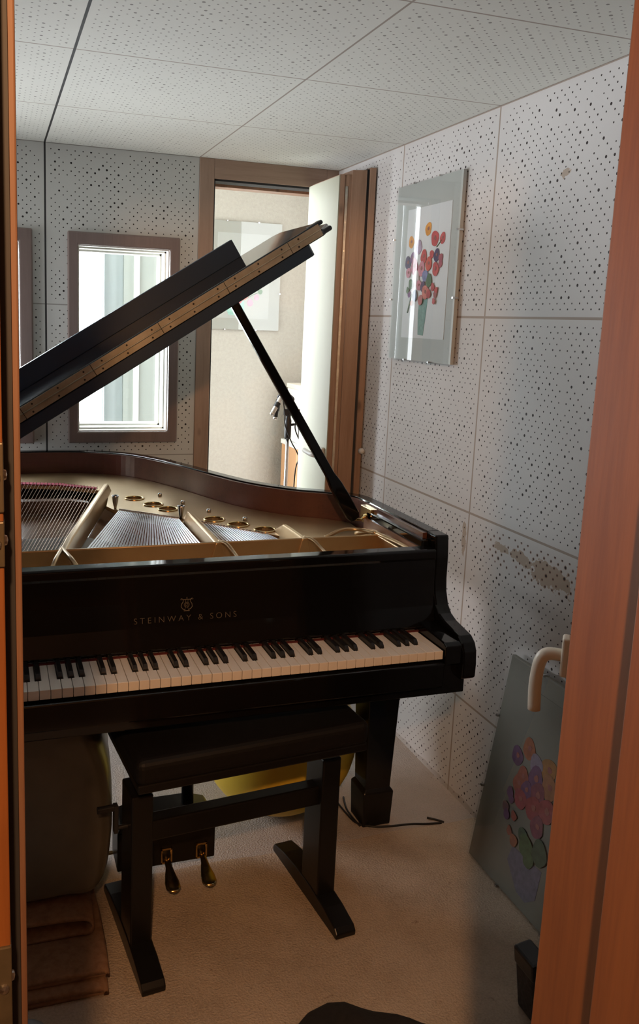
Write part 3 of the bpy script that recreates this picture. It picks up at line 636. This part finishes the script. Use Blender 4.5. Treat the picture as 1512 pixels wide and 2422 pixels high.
obj('strut', strut([(-1.262, 0.18, 0), (-1.235, 0.30, 0), (-1.15, 0.62, 0), (-1.07, 0.93, 0), (-1.045, 1.03, 0), (-1.035, 1.07, 0)], 0.022, [0.930, 0.932, 0.932, 0.932, 0.930, 0.905]), 'gold', PL, bevel=0.002)
obj('strut', strut([(-0.852, 0.18, 0), (-0.852, 0.25, 0), (-0.850, 0.50, 0), (-0.848, 0.555, 0), (-0.846, 0.60, 0)], 0.020, [0.930, 0.932, 0.932, 0.930, 0.905]), 'gold', PL, bevel=0.002)
obj('strut', strut([(-0.604, 0.18, 0), (-0.606, 0.24, 0), (-0.612, 0.33, 0), (-0.616, 0.39, 0)], 0.020, [0.930, 0.932, 0.934, 0.905]), 'gold', PL, bevel=0.002)
for x, s_ in ((-0.835, 0.0), (-0.588, 0.012)):
    b = B(); tube(b, catmull([(x-0.012, 0.20, 0.928), (x, 0.165, 0.930), (x+0.008, 0.12, 0.918), (x+0.010, 0.03, 0.905)], 6), 0.0055, 8); obj('plate_rib', b, 'gold', PL, smooth=True)
for dx in (-0.045, 0.035):
    b = B(); tube(b, [(-1.262, 0.20, 0.928), (-1.262+dx*0.5, 0.12, 0.922), (-1.262+dx, 0.03, 0.908)], 0.006, 8); obj('plate_rib', b, 'gold', PL, smooth=True)
for x, y in ((-1.048, 0.765), (-0.868, 0.585)):
    b = B(); lathe(b, [(0.004, 0), (0.0065, 0.012), (0.0085, 0.020), (0.0105, 0.038), (0.0115, 0.044), (0.0085, 0.044), (0.006, 0.036), (0, 0.036)], (x, y, ZP), 16); obj('nose_bolt', b, 'nickel', PL, smooth=True)
for x, y in ((-0.850, 0.935), (-0.797, 0.800), (-0.740, 0.665), (-0.655, 0.535)):
    b = B(); lathe(b, [(0.0075, 0), (0.0075, 0.008), (0.006, 0.0105), (0, 0.012)], (x-0.018, y, ZP), 12); obj('plate_bolt', b, 'nickel', PL, smooth=True)
# felt, bridges and a pale panel for the reflection
b = B(); prism(b, [(-1.60, 1.20, 0.900), (-1.36, 1.205, 0.900), (-1.20, 1.16, 0.900), (-1.075, 1.075, 0.900), (-1.068, 1.10, 0.900), (-1.19, 1.195, 0.900), (-1.355, 1.24, 0.900), (-1.60, 1.235, 0.900)], (0, 0, 0.004)); obj('string_felt', b, 'felt_purple', PL)
b = B(); prism(b, [(-1.60, 0.93, 0.85), (-1.36, 0.98, 0.85), (-1.18, 0.97, 0.85), (-1.12, 0.92, 0.85), (-1.12, 0.89, 0.85), (-1.18, 0.93, 0.85), (-1.36, 0.94, 0.85), (-1.60, 0.89, 0.85)], (0, 0, 0.044)); obj('bass_bridge', b, 'mahogany_y', PI_)
b = B(); prism(b, [(-1.045, 0.70, 0.85), (-0.86, 0.49, 0.85), (-0.80, 0.42, 0.85), (-0.66, 0.30, 0.85), (-0.665, 0.285, 0.85), (-0.81, 0.39, 0.85), (-0.87, 0.455, 0.85), (-1.055, 0.665, 0.85)], (0, 0, 0.044)); obj('treble_bridge', b, 'mahogany_y', PI_)
b = B(); prism(b, [(-1.56, 0.24, 0.85), (-1.02, 0.24, 0.85), (-1.05, 0.36, 0.85), (-1.18, 0.50, 0.85), (-1.56, 0.50, 0.85)], (0, 0, 0.030)); 
obj('reflection_panel', b, mat('reflection_panel', (0.55, 0.56, 0.55), 0.9), PI_)  # pale slab imitating the white reflection under the strings
# strings
def polyline_at(pl, t):
    L = [0]
    for a, c in zip(pl, pl[1:]): L.append(L[-1]+math.dist(a, c))
    s_ = t*L[-1]
    for i in range(len(pl)-1):
        if s_ <= L[i+1] or i == len(pl)-2:
            k = (s_-L[i])/(L[i+1]-L[i]); return tuple(pl[i][j]+(pl[i+1][j]-pl[i][j])*k for j in range(2))
stuff = B(); singles = 0
def string(a, c, r, mt, single, z0=0.912, z1=0.908, pin=True):
    global singles
    bm = B() if single else stuff
    tube(bm, [(c[0], c[1], z1), (a[0], a[1], z0)], r, 5, cap=False)
    if pin: tube(bm, [(c[0], c[1], z1-0.007), (c[0], c[1], z1+0.004)], 0.0012, 5)
    if single: obj('string', bm, mt, PI_); singles += 1
NBASS = 44
for k in range(NBASS):       # copper wound bass strings, crossing over
    t = k/(NBASS-1)
    c = polyline_at([(-1.60, 1.205), (-1.36, 1.21), (-1.20, 1.165), (-1.07, 1.075)], t); a = (-1.66+t*(0.368)+0.02, 0.195)
    string(a, c, 0.00115, 'copper', True)
def unison(ngroup, line, ax0, ax1, nsingle):
    n0 = 0
    for g in range(ngroup):
        for j in (-1, 0, 1):
            t = min(1, max(0, (g+0.5+j*0.24)/ngroup)); c = polyline_at(line, t); a = (ax0+(ax1-ax0)*t, 0.195)
            string(a, c, 0.00062, 'wire', j == 0 and n0 < nsingle, 0.903, 0.902)
            if j == 0: n0 += 1
unison(38, [(-1.040, 0.735), (-0.95, 0.655), (-0.875, 0.585)], -1.222, -0.877, 38)
unison(22, [(-0.825, 0.535), (-0.73, 0.425), (-0.655, 0.345)], -0.828, -0.628, 18)
unison(10, [(-0.585, 0.255), (-0.485, 0.21)], -0.585, -0.485, 0)
so = obj('string', stuff, 'wire', PI_); so['kind'] = 'stuff'

# lid (main panel, folded front flap, continuous hinge, batten)
ANG = math.atan(0.643); ca, sa = math.cos(ANG), math.sin(ANG)
HX, HZ = -1.722, 1.0264; YH = 0.300
def L3(u, y, w): return Vector((HX+u*ca-w*sa, y, HZ+u*sa+w*ca))   # u along the lid, w normal to it
LM = (0, 0, 0)
ulen = lambda x: (x-HX)*1.0
def lidpoly(pts, w0, w1):
    bm = B(); d = L3(0, 0, w1)-L3(0, 0, w0); prism(bm, [L3(u, y, w0) for u, y in pts], d); return bm
out2 = offset(curve, -0.014)
main = [(0.0, YH), (1.395, YH), (1.400, YH+0.004)]+[((p.x-HX)*1.0, p.y) for p in out2 if p.y > YH+0.01 and p.x > HX+0.004]+[(0.0, 1.12)]
# nose profile on the treble edge is made by the bevel
LD = obj('lid', lidpoly([(u if u < 1.44 else 1.44, y) for u, y in main], -0.020, -0.001), 'black_lid', PI_, bevel=0.006, seg=3)
fd = 0.35
flap = [(0.0, YH), (1.385, YH), (1.398, YH+0.03), (1.398, YH+fd-0.03), (1.38, YH+fd), (0.0, YH+fd)]
FL = obj('front_flap', lidpoly(flap, 0.001, 0.020), 'black', LD, bevel=0.006, seg=3)
b = lidpoly([(0.03, YH+0.002), (1.338, YH+0.002), (1.345, YH+0.012), (1.345, YH+0.05), (0.03, YH+0.05)], -0.052, -0.0195); obj('batten', b, 'black_sky_tint', LD, bevel=0.002)
b = lidpoly([(0.03, YH+fd-0.022), (1.246, YH+fd-0.022), (1.246, YH+fd), (0.03, YH+fd)], 0.0195, 0.078); obj('flap_board', b, 'black_sky_tint', FL, bevel=0.0015)
# tapered tips at the treble end
b = lidpoly([(1.37, YH+0.001), (1.425, YH+0.001), (1.425, YH+0.03), (1.37, YH+0.03)], -0.018, -0.004); obj('lid_nose', b, 'black_lid', LD, bevel=0.006, seg=3)
b = lidpoly([(1.36, YH+0.001), (1.408, YH+0.001), (1.408, YH+0.03), (1.36, YH+0.03)], 0.010, 0.022); obj('lid_nose', b, 'black_lid', LD, bevel=0.005, seg=3)
HGE = None
u = 0.02; k = 0
while u < 1.385:
    u1 = min(u+0.211, 1.39)
    b = lidpoly([(u+0.0008, YH-0.0022), (u1-0.0008, YH-0.0022), (u1-0.0008, YH+0.002), (u+0.0008, YH+0.002)], -0.0165, -0.0008)
    d = L3(0, 0, 0.0165)-L3(0, 0, 0.0008)
    prism(b, [L3(uu, yy_, 0.0008) for uu, yy_ in ((u+0.0008, YH-0.0022), (u1-0.0008, YH-0.0022), (u1-0.0008, YH+0.002), (u+0.0008, YH+0.002))], d)
    tube(b, [L3(u+0.0008, YH-0.003, 0), L3(u1-0.0008, YH-0.003, 0)], 0.0019, 8)
    hgo = obj('hinge', b, 'hinge', LD)
    for q in (0.028, 0.105, 0.183):
        for ww in (-0.0095, 0.0095):
            if u+q < 1.385:
                b = B(); lathe(b, [(0.0027, 0), (0.0027, 0.0014), (0, 0.0016)], L3(u+q+(0.004 if ww > 0 else -0.004), YH-0.0022, ww), 8, (0, -1, 0)); obj('screw', b, 'ebony', LD)
    u = u1
# prop stick
pa = Vector((-0.395, 0.315, 0.945)); pb = Vector((-0.795, 0.318, 1.574)); d = (pb-pa)
b = B(); rings = []
n_ = Vector((0, 1, 0)); sd = d.normalized().cross(n_)
for t, w_, dd in ((0.0, 0.014, 0.009), (0.02, 0.020, 0.011), (0.10, 0.021, 0.011), (0.17, 0.019, 0.010), (0.22, 0.0135, 0.009), (1.0, 0.0125, 0.009)):
    c = pa+d*t; rings.append([b.verts.new(c+sd*w_*i+n_*dd*j) for i, j in ((-1, -1), (1, -1), (1, 1), (-1, 1))])
for r0, r1 in zip(rings, rings[1:]):
    for q in range(4): b.faces.new((r0[q], r0[(q+1) % 4], r1[(q+1) % 4], r1[q]))
b.faces.new(rings[0]); b.faces.new(rings[-1]); obj('lid_prop', b, 'black', PI_, bevel=0.003)
b = B(); lathe(b, [(0.013, 0), (0.013, 0.016), (0, 0.016)], pb-d.normalized()*0.004, 12, d); obj('prop_cup', b, 'black_metal', PI_)
b = B(); box(b, -0.350, -0.336, 0.30, 0.375, 0.925, 0.975); lathe(b, [(0.007, 0), (0.007, 0.012), (0, 0.014)], (-0.350, 0.322, 0.95), 10, (-1, 0, 0)); tube(b, [(-0.352, 0.33, 0.955), (-0.372, 0.32, 0.94), (-0.395, 0.31, 0.945)], 0.004, 8)
obj('prop_bracket', b, 'brass', PI_, bevel=0.001)
# legs
def leg(cx_, cy_, parent=PI_):
    bm = B(); ring = []
    for z, h in ((0.655, 0.060), (0.60, 0.060), (0.57, 0.056), (0.115, 0.041)): ring.append([bm.verts.new((cx_+h*i, cy_+h*j, z)) for i, j in ((-1, -1), (1, -1), (1, 1), (-1, 1))])
    for r0, r1 in zip(ring, ring[1:]):
        for q in range(4): bm.faces.new((r0[q], r0[(q+1) % 4], r1[(q+1) % 4], r1[q]))
    bm.faces.new(ring[0]); bm.faces.new(ring[-1]); lg = obj('leg', bm, 'black', parent, bevel=0.003)
    bm = B(); ring = []
    for z, h in ((0.125, 0.040), (0.112, 0.050), (0.0, 0.046)): ring.append([bm.verts.new((cx_+h*i, cy_+h*j, z)) for i, j in ((-1, -1), (1, -1), (1, 1), (-1, 1))])
    for r0, r1 in zip(ring, ring[1:]):
        for q in range(4): bm.faces.new((r0[q], r0[(q+1) % 4], r1[(q+1) % 4], r1[q]))
    bm.faces.new(ring[0]); bm.faces.new(ring[-1]); obj('leg_block', bm, 'black_wood', lg, bevel=0.003)
leg(-0.322, 0.238); leg(-1.655, 0.238); leg(-1.42, 1.25)
# pedal lyre
b = B(); box(b, -1.13, -0.862, 0.10, 0.20, 0.055, 0.165); prism(b, [(-1.13, 0.10, 0.165), (-0.862, 0.10, 0.165), (-0.875, 0.10, 0.185), (-0.925, 0.10, 0.20), (-1.07, 0.10, 0.20), (-1.12, 0.10, 0.185)], (0, 0.10, 0))
LY = obj('pedal_lyre', b, 'black_wood', PI_, bevel=0.003)
for x in (-1.06, -0.93):
    b = B(); tube(b, [(x, 0.15, 0.19), (x-0.004, 0.15, 0.40), (x, 0.15, 0.615)], 0.017, 12); obj('lyre_column', b, 'black_wood', LY, smooth=True)
for x in (-1.095, -0.998, -0.901):
    b = B(); box(b, x-0.016, x+0.016, 0.094, 0.1, 0.06, 0.066); box(b, x-0.016, x+0.016, 0.094, 0.1, 0.100, 0.106); box(b, x-0.016, x-0.011, 0.094, 0.1, 0.06, 0.106); box(b, x+0.011, x+0.016, 0.094, 0.1, 0.06, 0.106)
    obj('pedal_plate', b, 'brass', LY, bevel=0.001)
    b = B(); rings = []
    for y, w_, z, h in ((0.13, 0.008, 0.078, 0.006), (0.075, 0.0085, 0.078, 0.006), (0.058, 0.010, 0.072, 0.006), (0.045, 0.014, 0.064, 0.005), (0.020, 0.0195, 0.058, 0.005), (0.000, 0.0195, 0.056, 0.005), (-0.010, 0.015, 0.055, 0.004), (-0.016, 0.007, 0.054, 0.003)):
        rings.append([b.verts.new((x+w_*math.cos(2*math.pi*q/14), y, z+h*math.sin(2*math.pi*q/14))) for q in range(14)])
    for r0, r1 in zip(rings, rings[1:]):
        for q in range(14): b.faces.new((r0[q], r0[(q+1) % 14], r1[(q+1) % 14], r1[q]))
    b.faces.new(rings[0]); b.faces.new(rings[-1]); obj('pedal', b, 'brass', LY, smooth=True)
b = B(); box(b, -1.15, -0.84, 0.185, 0.195, 0.052, 0.057); obj('lyre_trim', b, 'brass', LY)

# ------------------------------------------------------------------ bench
BC = Vector((-0.868, -0.062, 0.006)); BR = Matrix.Translation(BC) @ Matrix.Rotation(math.radians(5.5), 4, 'Z')
bn = thing('piano_bench', 'black adjustable piano bench with padded seat in front of the keyboard', 'bench', tuple(BC))
def bobj(name, bm, mt, parent=bn, **k):
    for v in bm.verts: v.co = BR @ v.co
    return obj(name, bm, mt, parent, **k)
b = B(); box(b, -0.292, 0.292, -0.175, 0.165, 0.502, 0.562); st_ = bobj('seat', b, 'leather', bevel=0.018, seg=4)
b = B(); box(b, -0.288, 0.288, -0.171, 0.161, 0.484, 0.506); bobj('seat_frame', b, 'black_wood', bevel=0.004)
for x in (-0.2525, 0.2430):
    b = B(); box(b, x-0.026, x+0.026, -0.082, 0.012, 0.035, 0.425); bobj('post', b, 'black_wood', bevel=0.004)
    b = B(); pr_ = [(-0.195, 0.0), (-0.197, 0.014), (-0.185, 0.026), (-0.125, 0.040), (-0.05, 0.048), (0.04, 0.048), (0.12, 0.040), (0.185, 0.026), (0.195, 0.012), (0.192, 0.0), (0.10, 0.0), (-0.10, 0.0)]
    prism(b, [(x-0.028, y, z) for y, z in pr_], (0.056, 0, 0)); bobj('foot', b, 'black_wood', bevel=0.003)
    b = B(); tube(b, [(x, -0.045, 0.39), (x, -0.045, 0.49)], 0.006, 10); bobj('lifting_screw', b, 'steel', smooth=True)
    b = B(); tube(b, [(x, -0.005, 0.39), (x, -0.005, 0.49)], 0.006, 10); bobj('lifting_screw', b, 'steel', smooth=True)
b = B(); box(b, -0.228, 0.228, -0.062, -0.020, 0.290, 0.343); bobj('crossbar', b, 'black_wood', bevel=0.005)
b = B(); tube(b, [(-0.278, -0.045, 0.335), (-0.302, -0.045, 0.335)], 0.006, 8); box(b, -0.312, -0.302, -0.054, -0.036, 0.325, 0.395); tube(b, [(-0.307, -0.045, 0.388), (-0.350, -0.045, 0.388)], 0.0085, 10)
bobj('crank', b, 'black_metal', bevel=0.001)

# ------------------------------------------------------------------ things on and under
RB = 0.245
b = B(); bmesh.ops.create_uvsphere(b, u_segments=48, v_segments=32, radius=RB)
for v in b.verts:
    v.co.z *= 0.985; v.co += Vector((-0.585, 0.385, RB*0.985))
o = obj('exercise_ball', b, 'ball', None, smooth=True, at=(-0.585, 0.385, 0)); tag(o, 'large yellow rubber exercise ball under the piano', 'ball')
def floor_cable(pts, lab): b = B(); tube(b, catmull(pts, 6), 0.0032, 6); o = obj('floor_cable', b, 'rubber', None, smooth=True, at=pts[0]); tag(o, lab, 'cable')
floor_cable([(-0.392, 0.34, 0.004), (-0.388, 0.27, 0.004), (-0.377, 0.215, 0.004), (-0.335, 0.175, 0.010), (-0.29, 0.165, 0.010), (-0.22, 0.158, 0.010), (-0.17, 0.155, 0.004), (-0.12, 0.147, 0.004)], 'thin black cable curling on the carpet in front of the right piano leg')
floor_cable([(-0.36, 0.36, 0.0034), (-0.376, 0.30, 0.0034), (-0.378, 0.25, 0.0034), (-0.374, 0.20, 0.0034)], 'short black cable strand running beside the right piano leg block')
floor_cable([(-0.150, 0.185, 0.0034), (-0.13, 0.17, 0.0034), (-0.11, 0.15, 0.0034)], 'tiny black wire offcut on the carpet near the leaning picture')
# near carpet piece laid over the floor covering
b = B(); n = 30; yy0 = -1.2; V0, V1 = [], []
for k in range(n+1):
    x = XL+0.002+(-0.002-XL-0.002)*k/n; V0.append(b.verts.new((x, yy0, 0.006))); V1.append(b.verts.new((x, 0.142+0.004*math.sin(k*1.7)+random.uniform(-.002, .002), 0.006)))
fs = [b.faces.new((V0[k], V0[k+1], V1[k+1], V1[k])) for k in range(n)]
r = bmesh.ops.extrude_face_region(b, geom=fs); bmesh.ops.translate(b, verts=[v for v in r['geom'] if isinstance(v, bmesh.types.BMVert)], vec=(0, 0, -0.006))
o = obj('carpet', b, 'carpet_near', None, at=(-1.2, -0.4, 0)); tag(o, 'worn beige carpet piece laid over the front half of the floor', 'carpet')

# pictures on and against the right wall
F1 = []
rnd = random.Random(3)
# wall picture: w along +y -> from viewer: left is far. ex = -y (to the right in view), n = -x
wp_fl = [(0.265, 0.455, 0.022, ORG), (0.145, 0.42, 0.020, ORG), (0.315, 0.420, 0.026, RED), (0.368, 0.418, 0.018, RED), (0.205, 0.40, 0.022, MAU), (0.30, 0.37, 0.014, RED), (0.335, 0.365, 0.020, DRK),
         (0.245, 0.365, 0.022, RED), (0.13, 0.35, 0.022, DRK), (0.165, 0.365, 0.018, PUR), (0.18, 0.335, 0.026, (0.60, 0.20, 0.30)), (0.365, 0.355, 0.014, (0.45, 0.10, 0.14)), (0.365, 0.338, 0.013, (0.45, 0.10, 0.14)),
         (0.285, 0.34, 0.022, (0.72, 0.12, 0.08)), (0.235, 0.325, 0.024, PNK), (0.14, 0.315, 0.018, PNK), (0.335, 0.32, 0.022, RED), (0.20, 0.295, 0.024, WHT), (0.265, 0.30, 0.020, BLU), (0.295, 0.285, 0.020, GRN),
         (0.165, 0.275, 0.018, GRN), (0.225, 0.27, 0.018, PNK), (0.255, 0.265, 0.017, DRK), (0.275, 0.245, 0.024, (0.72, 0.22, 0.18)), (0.325, 0.262, 0.012, RED), (0.35, 0.25, 0.011, RED), (0.345, 0.235, 0.011, (0.5, 0.15, 0.15)),
         (0.30, 0.24, 0.014, RED), (0.20, 0.235, 0.018, (0.25, 0.35, 0.50)), (0.16, 0.24, 0.011, PUR), (0.245, 0.22, 0.017, (0.45, 0.12, 0.12)), (0.18, 0.21, 0.010, (0.5, 0.2, 0.1)), (0.34, 0.215, 0.010, RED), (0.145, 0.255, 0.010, GRN)]
wp_fl = [(0.245+(a-0.265)*0.98, c-0.012, r_*0.95, cl) for a, c, r_, cl in wp_fl]
framed_print('glass-covered print of a bouquet in a slim green vase hanging on the perforated wall', (-0.016, 0.918, 1.405), (0, -1, 0), (0, 0, 1), 0.445, 0.607, (0.090, 0.392, 0.078, 0.520), wp_fl,
    ((0.22, 0.42, 0.38), [(0.215, 0.09), (0.252, 0.088), (0.262, 0.15), (0.272, 0.222), (0.212, 0.225), (0.208, 0.16)]),
    [([(0.13, 0.165), (0.145, 0.20), (0.155, 0.23)], GRN, 0.003), ([(0.31, 0.38), (0.34, 0.40)], GRN, 0.002)])
# leaning picture (glass reaches beyond the print)
ezl = (Vector((-0.030, 0, 0.612))-Vector((-0.120, 0, 0.006))).normalized()
lp_fl = [(0.155, 0.405, 0.026, (0.72, 0.20, 0.06)), (0.245, 0.39, 0.030, (0.75, 0.33, 0.06)), (0.195, 0.38, 0.026, MAU), (0.115, 0.365, 0.024, PUR), (0.205, 0.345, 0.030, PUR), (0.26, 0.35, 0.030, (0.70, 0.28, 0.1)), (0.155, 0.325, 0.024, (0.65, 0.15, 0.08)), (0.145, 0.30, 0.024, (0.65, 0.15, 0.08)),
         (0.225, 0.31, 0.030, (0.45, 0.10, 0.15)), (0.18, 0.30, 0.022, PUR), (0.165, 0.265, 0.026, (0.65, 0.10, 0.12)), (0.22, 0.27, 0.030, RED), (0.27, 0.29, 0.030, RED), (0.12, 0.26, 0.014, PUR), (0.13, 0.245, 0.012, PUR), (0.25, 0.235, 0.026, (0.45, 0.10, 0.15)), (0.115, 0.215, 0.014, (0.35, 0.15, 0.15)), (0.125, 0.198, 0.013, PUR),
         (0.155, 0.21, 0.012, (0.65, 0.15, 0.08)), (0.150, 0.165, 0.011, (0.65, 0.2, 0.12)), (0.175, 0.15, 0.016, (0.70, 0.25, 0.12)), (0.205, 0.185, 0.018, GRN), (0.225, 0.165, 0.028, (0.14, 0.25, 0.08)), (0.245, 0.14, 0.022, (0.14, 0.25, 0.08)), (0.28, 0.18, 0.03, GRN)]
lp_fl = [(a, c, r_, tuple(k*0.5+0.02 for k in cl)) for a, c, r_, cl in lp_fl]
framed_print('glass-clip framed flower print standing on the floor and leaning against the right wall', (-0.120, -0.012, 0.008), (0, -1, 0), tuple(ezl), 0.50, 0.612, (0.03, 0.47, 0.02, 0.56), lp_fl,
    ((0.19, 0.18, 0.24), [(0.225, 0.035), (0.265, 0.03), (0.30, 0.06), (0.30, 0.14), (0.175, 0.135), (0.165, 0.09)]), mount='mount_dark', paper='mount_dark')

# folded quilt stack on the left
def layer_fold(bm, path, th, y0, y1):
    """ribbon of thickness th following path in xz, extruded in y"""
    P = [Vector((p[0], 0, p[1])) for p in path]; a, c = [], []
    for i, p in enumerate(P):
        d = (P[min(i+1, len(P)-1)]-P[max(0, i-1)]).normalized(); n2 = Vector((-d.z, 0, d.x)); a.append(p+n2*th/2); c.append(p-n2*th/2)
    pts = a+c[::-1]; nn = 5; rows = []
    for j in range(nn+1):
        y = y0+(y1-y0)*j/nn; rows.append([bm.verts.new((p.x+0.004*math.sin(j*1.3+k*.2), y+0.006*math.sin(k*0.35), p.z)) for k, p in enumerate(pts)])
    n = len(pts)
    for r0, r1 in zip(rows, rows[1:]):
        for k in range(n): bm.faces.new((r0[k], r0[(k+1) % n], r1[(k+1) % n], r1[k]))
    for R_ in (rows[0], rows[-1]):
        for k in range(len(a)-1): bm.faces.new((R_[k], R_[k+1], R_[n-2-k], R_[n-1-k]))
def blanket(lab, xr, z0, gap, y0, y1, turns=1, th=0.02):
    bm = B(); z = z0
    for k in range(turns):
        pth = [(-1.57, z), (-1.50, z), (-1.38, z), (xr-0.06, z+0.001), (xr-gap*0.5, z+0.003)]+[(xr-gap*0.5+gap*0.5*math.cos(math.radians(a)), z+gap/2+gap/2*math.sin(math.radians(a))) for a in range(-75, 76, 15)]+[(xr-gap*0.6, z+gap), (xr-0.07, z+gap+0.002), (-1.38, z+gap+0.004), (-1.50, z+gap), (-1.57, z+gap)]
        layer_fold(bm, pth, th, y0, y1); z += gap+th
    o = obj('folded_blanket', bm, 'blanket', None, smooth=True, at=(-1.45, (y0+y1)/2, z0-th/2)); tag(o, lab, 'blanket', 'folded blankets left of the bench'); return o
blanket('brown blanket folded flat on the carpet, lowest of the pile left of the bench', -1.205, 0.013, 0.014, -0.255, 0.28, 1, 0.012)
blanket('brown blanket with rounded fold in the middle of the pile left of the bench', -1.200, 0.042, 0.012, -0.235, 0.28, 1, 0.010)
blanket('brown blanket with a wide open fold, top of the blankets under the grey quilt', -1.222, 0.068, 0.046, -0.125, 0.28, 1, 0.010)
b = B(); prq = [(-1.585, 0.130), (-1.45, 0.130), (-1.28, 0.128), (-1.215, 0.118), (-1.178, 0.15), (-1.158, 0.24), (-1.150, 0.31), (-1.150, 0.39), (-1.158, 0.45), (-1.178, 0.51), (-1.200, 0.56), (-1.24, 0.585), (-1.32, 0.596), (-1.50, 0.600), (-1.585, 0.595)]
pts = catmull([(x, 0, z) for x, z in prq], 4); rows = []; nn = 14
for j in range(nn+1):
    f_ = j/nn; y = -0.075+0.38*f_; sh = 1-0.10*(abs(2*f_-1)**4)
    rows.append([b.verts.new((-1.45+(p.x+1.45)*sh+0.006*math.sin(9*p.z+5*f_), y-0.012*math.sin(p.z*14)*(1-f_), 0.41+(p.z-0.41)*(sh if j not in (0,) else 0.93)+0.005*math.sin(20*p.x+7*f_))) for p in pts])
n = len(pts)
for r0, r1 in zip(rows, rows[1:]):
    for k in range(n): b.faces.new((r0[k], r0[(k+1) % n], r1[(k+1) % n], r1[k]))
b.faces.new(rows[0]); b.faces.new(rows[-1])
o = obj('quilt_bag', b, 'quilt', None, smooth=True, at=(-1.42, 0.05, 0.222), bevel=0.02, seg=4, ang=50); tag(o, 'bulging grey quilt in shiny wrap stacked on blankets under the keyboard', 'quilt')
b = B(); lathe(b, [(0.040, 0), (0.046, 0.006), (0.048, 0.014), (0.044, 0.016), (0.0, 0.010)], (-1.385, -0.335, 0.006), 28); o = obj('plastic_lid', b, 'blue_plastic', None, smooth=True, at=(-1.385, -0.335, 0.006)); tag(o, 'small grey-blue plastic lid on the carpet beside the blankets', 'lid')
# black cloth bundle in the foreground
b = B(); bmesh.ops.create_uvsphere(b, u_segments=40, v_segments=20, radius=1)
for v in b.verts:
    a = v.co.copy(); w_ = 1+0.07*math.sin(5*math.atan2(a.y, a.x))
    v.co = Vector((-0.745+a.x*0.170*w_+(0.06*max(0, a.x)), -0.575+a.y*0.135*w_-0.05*max(0, a.x), max(0.007, 0.008+a.z*0.075*(1+0.1*math.sin(14*a.x)))))
o = obj('cloth_bundle', b, 'cloth_black', None, smooth=True, at=(-0.745, -0.575, 0.006)); tag(o, 'black cloth bundle lying on the carpet at the bottom edge of the photo', 'cloth')
# dark speckled case by the right jamb
b = B(); M4 = Matrix.Translation((-0.302, -0.575, 0.006)) @ Matrix.Rotation(math.radians(-8), 4, 'Y')
box(b, -0.012, 0.030, -0.03, 0.04, 0.004, 0.15, M4)
cs = thing('narrow_box', 'narrow dark speckled box standing on the floor beside the right door jamb', 'box', (-0.325, -0.60, 0.006))
obj('box_body', b, noisy('speckle', (0.05, 0.045, 0.045), (0.012, 0.01, 0.01), 120, 0.6, 0.2), cs, bevel=0.008)
b = B(); box(b, -0.014, 0.032, -0.032, 0.042, 0.120, 0.165, M4); obj('box_lid', b, 'black_metal', cs, bevel=0.006)
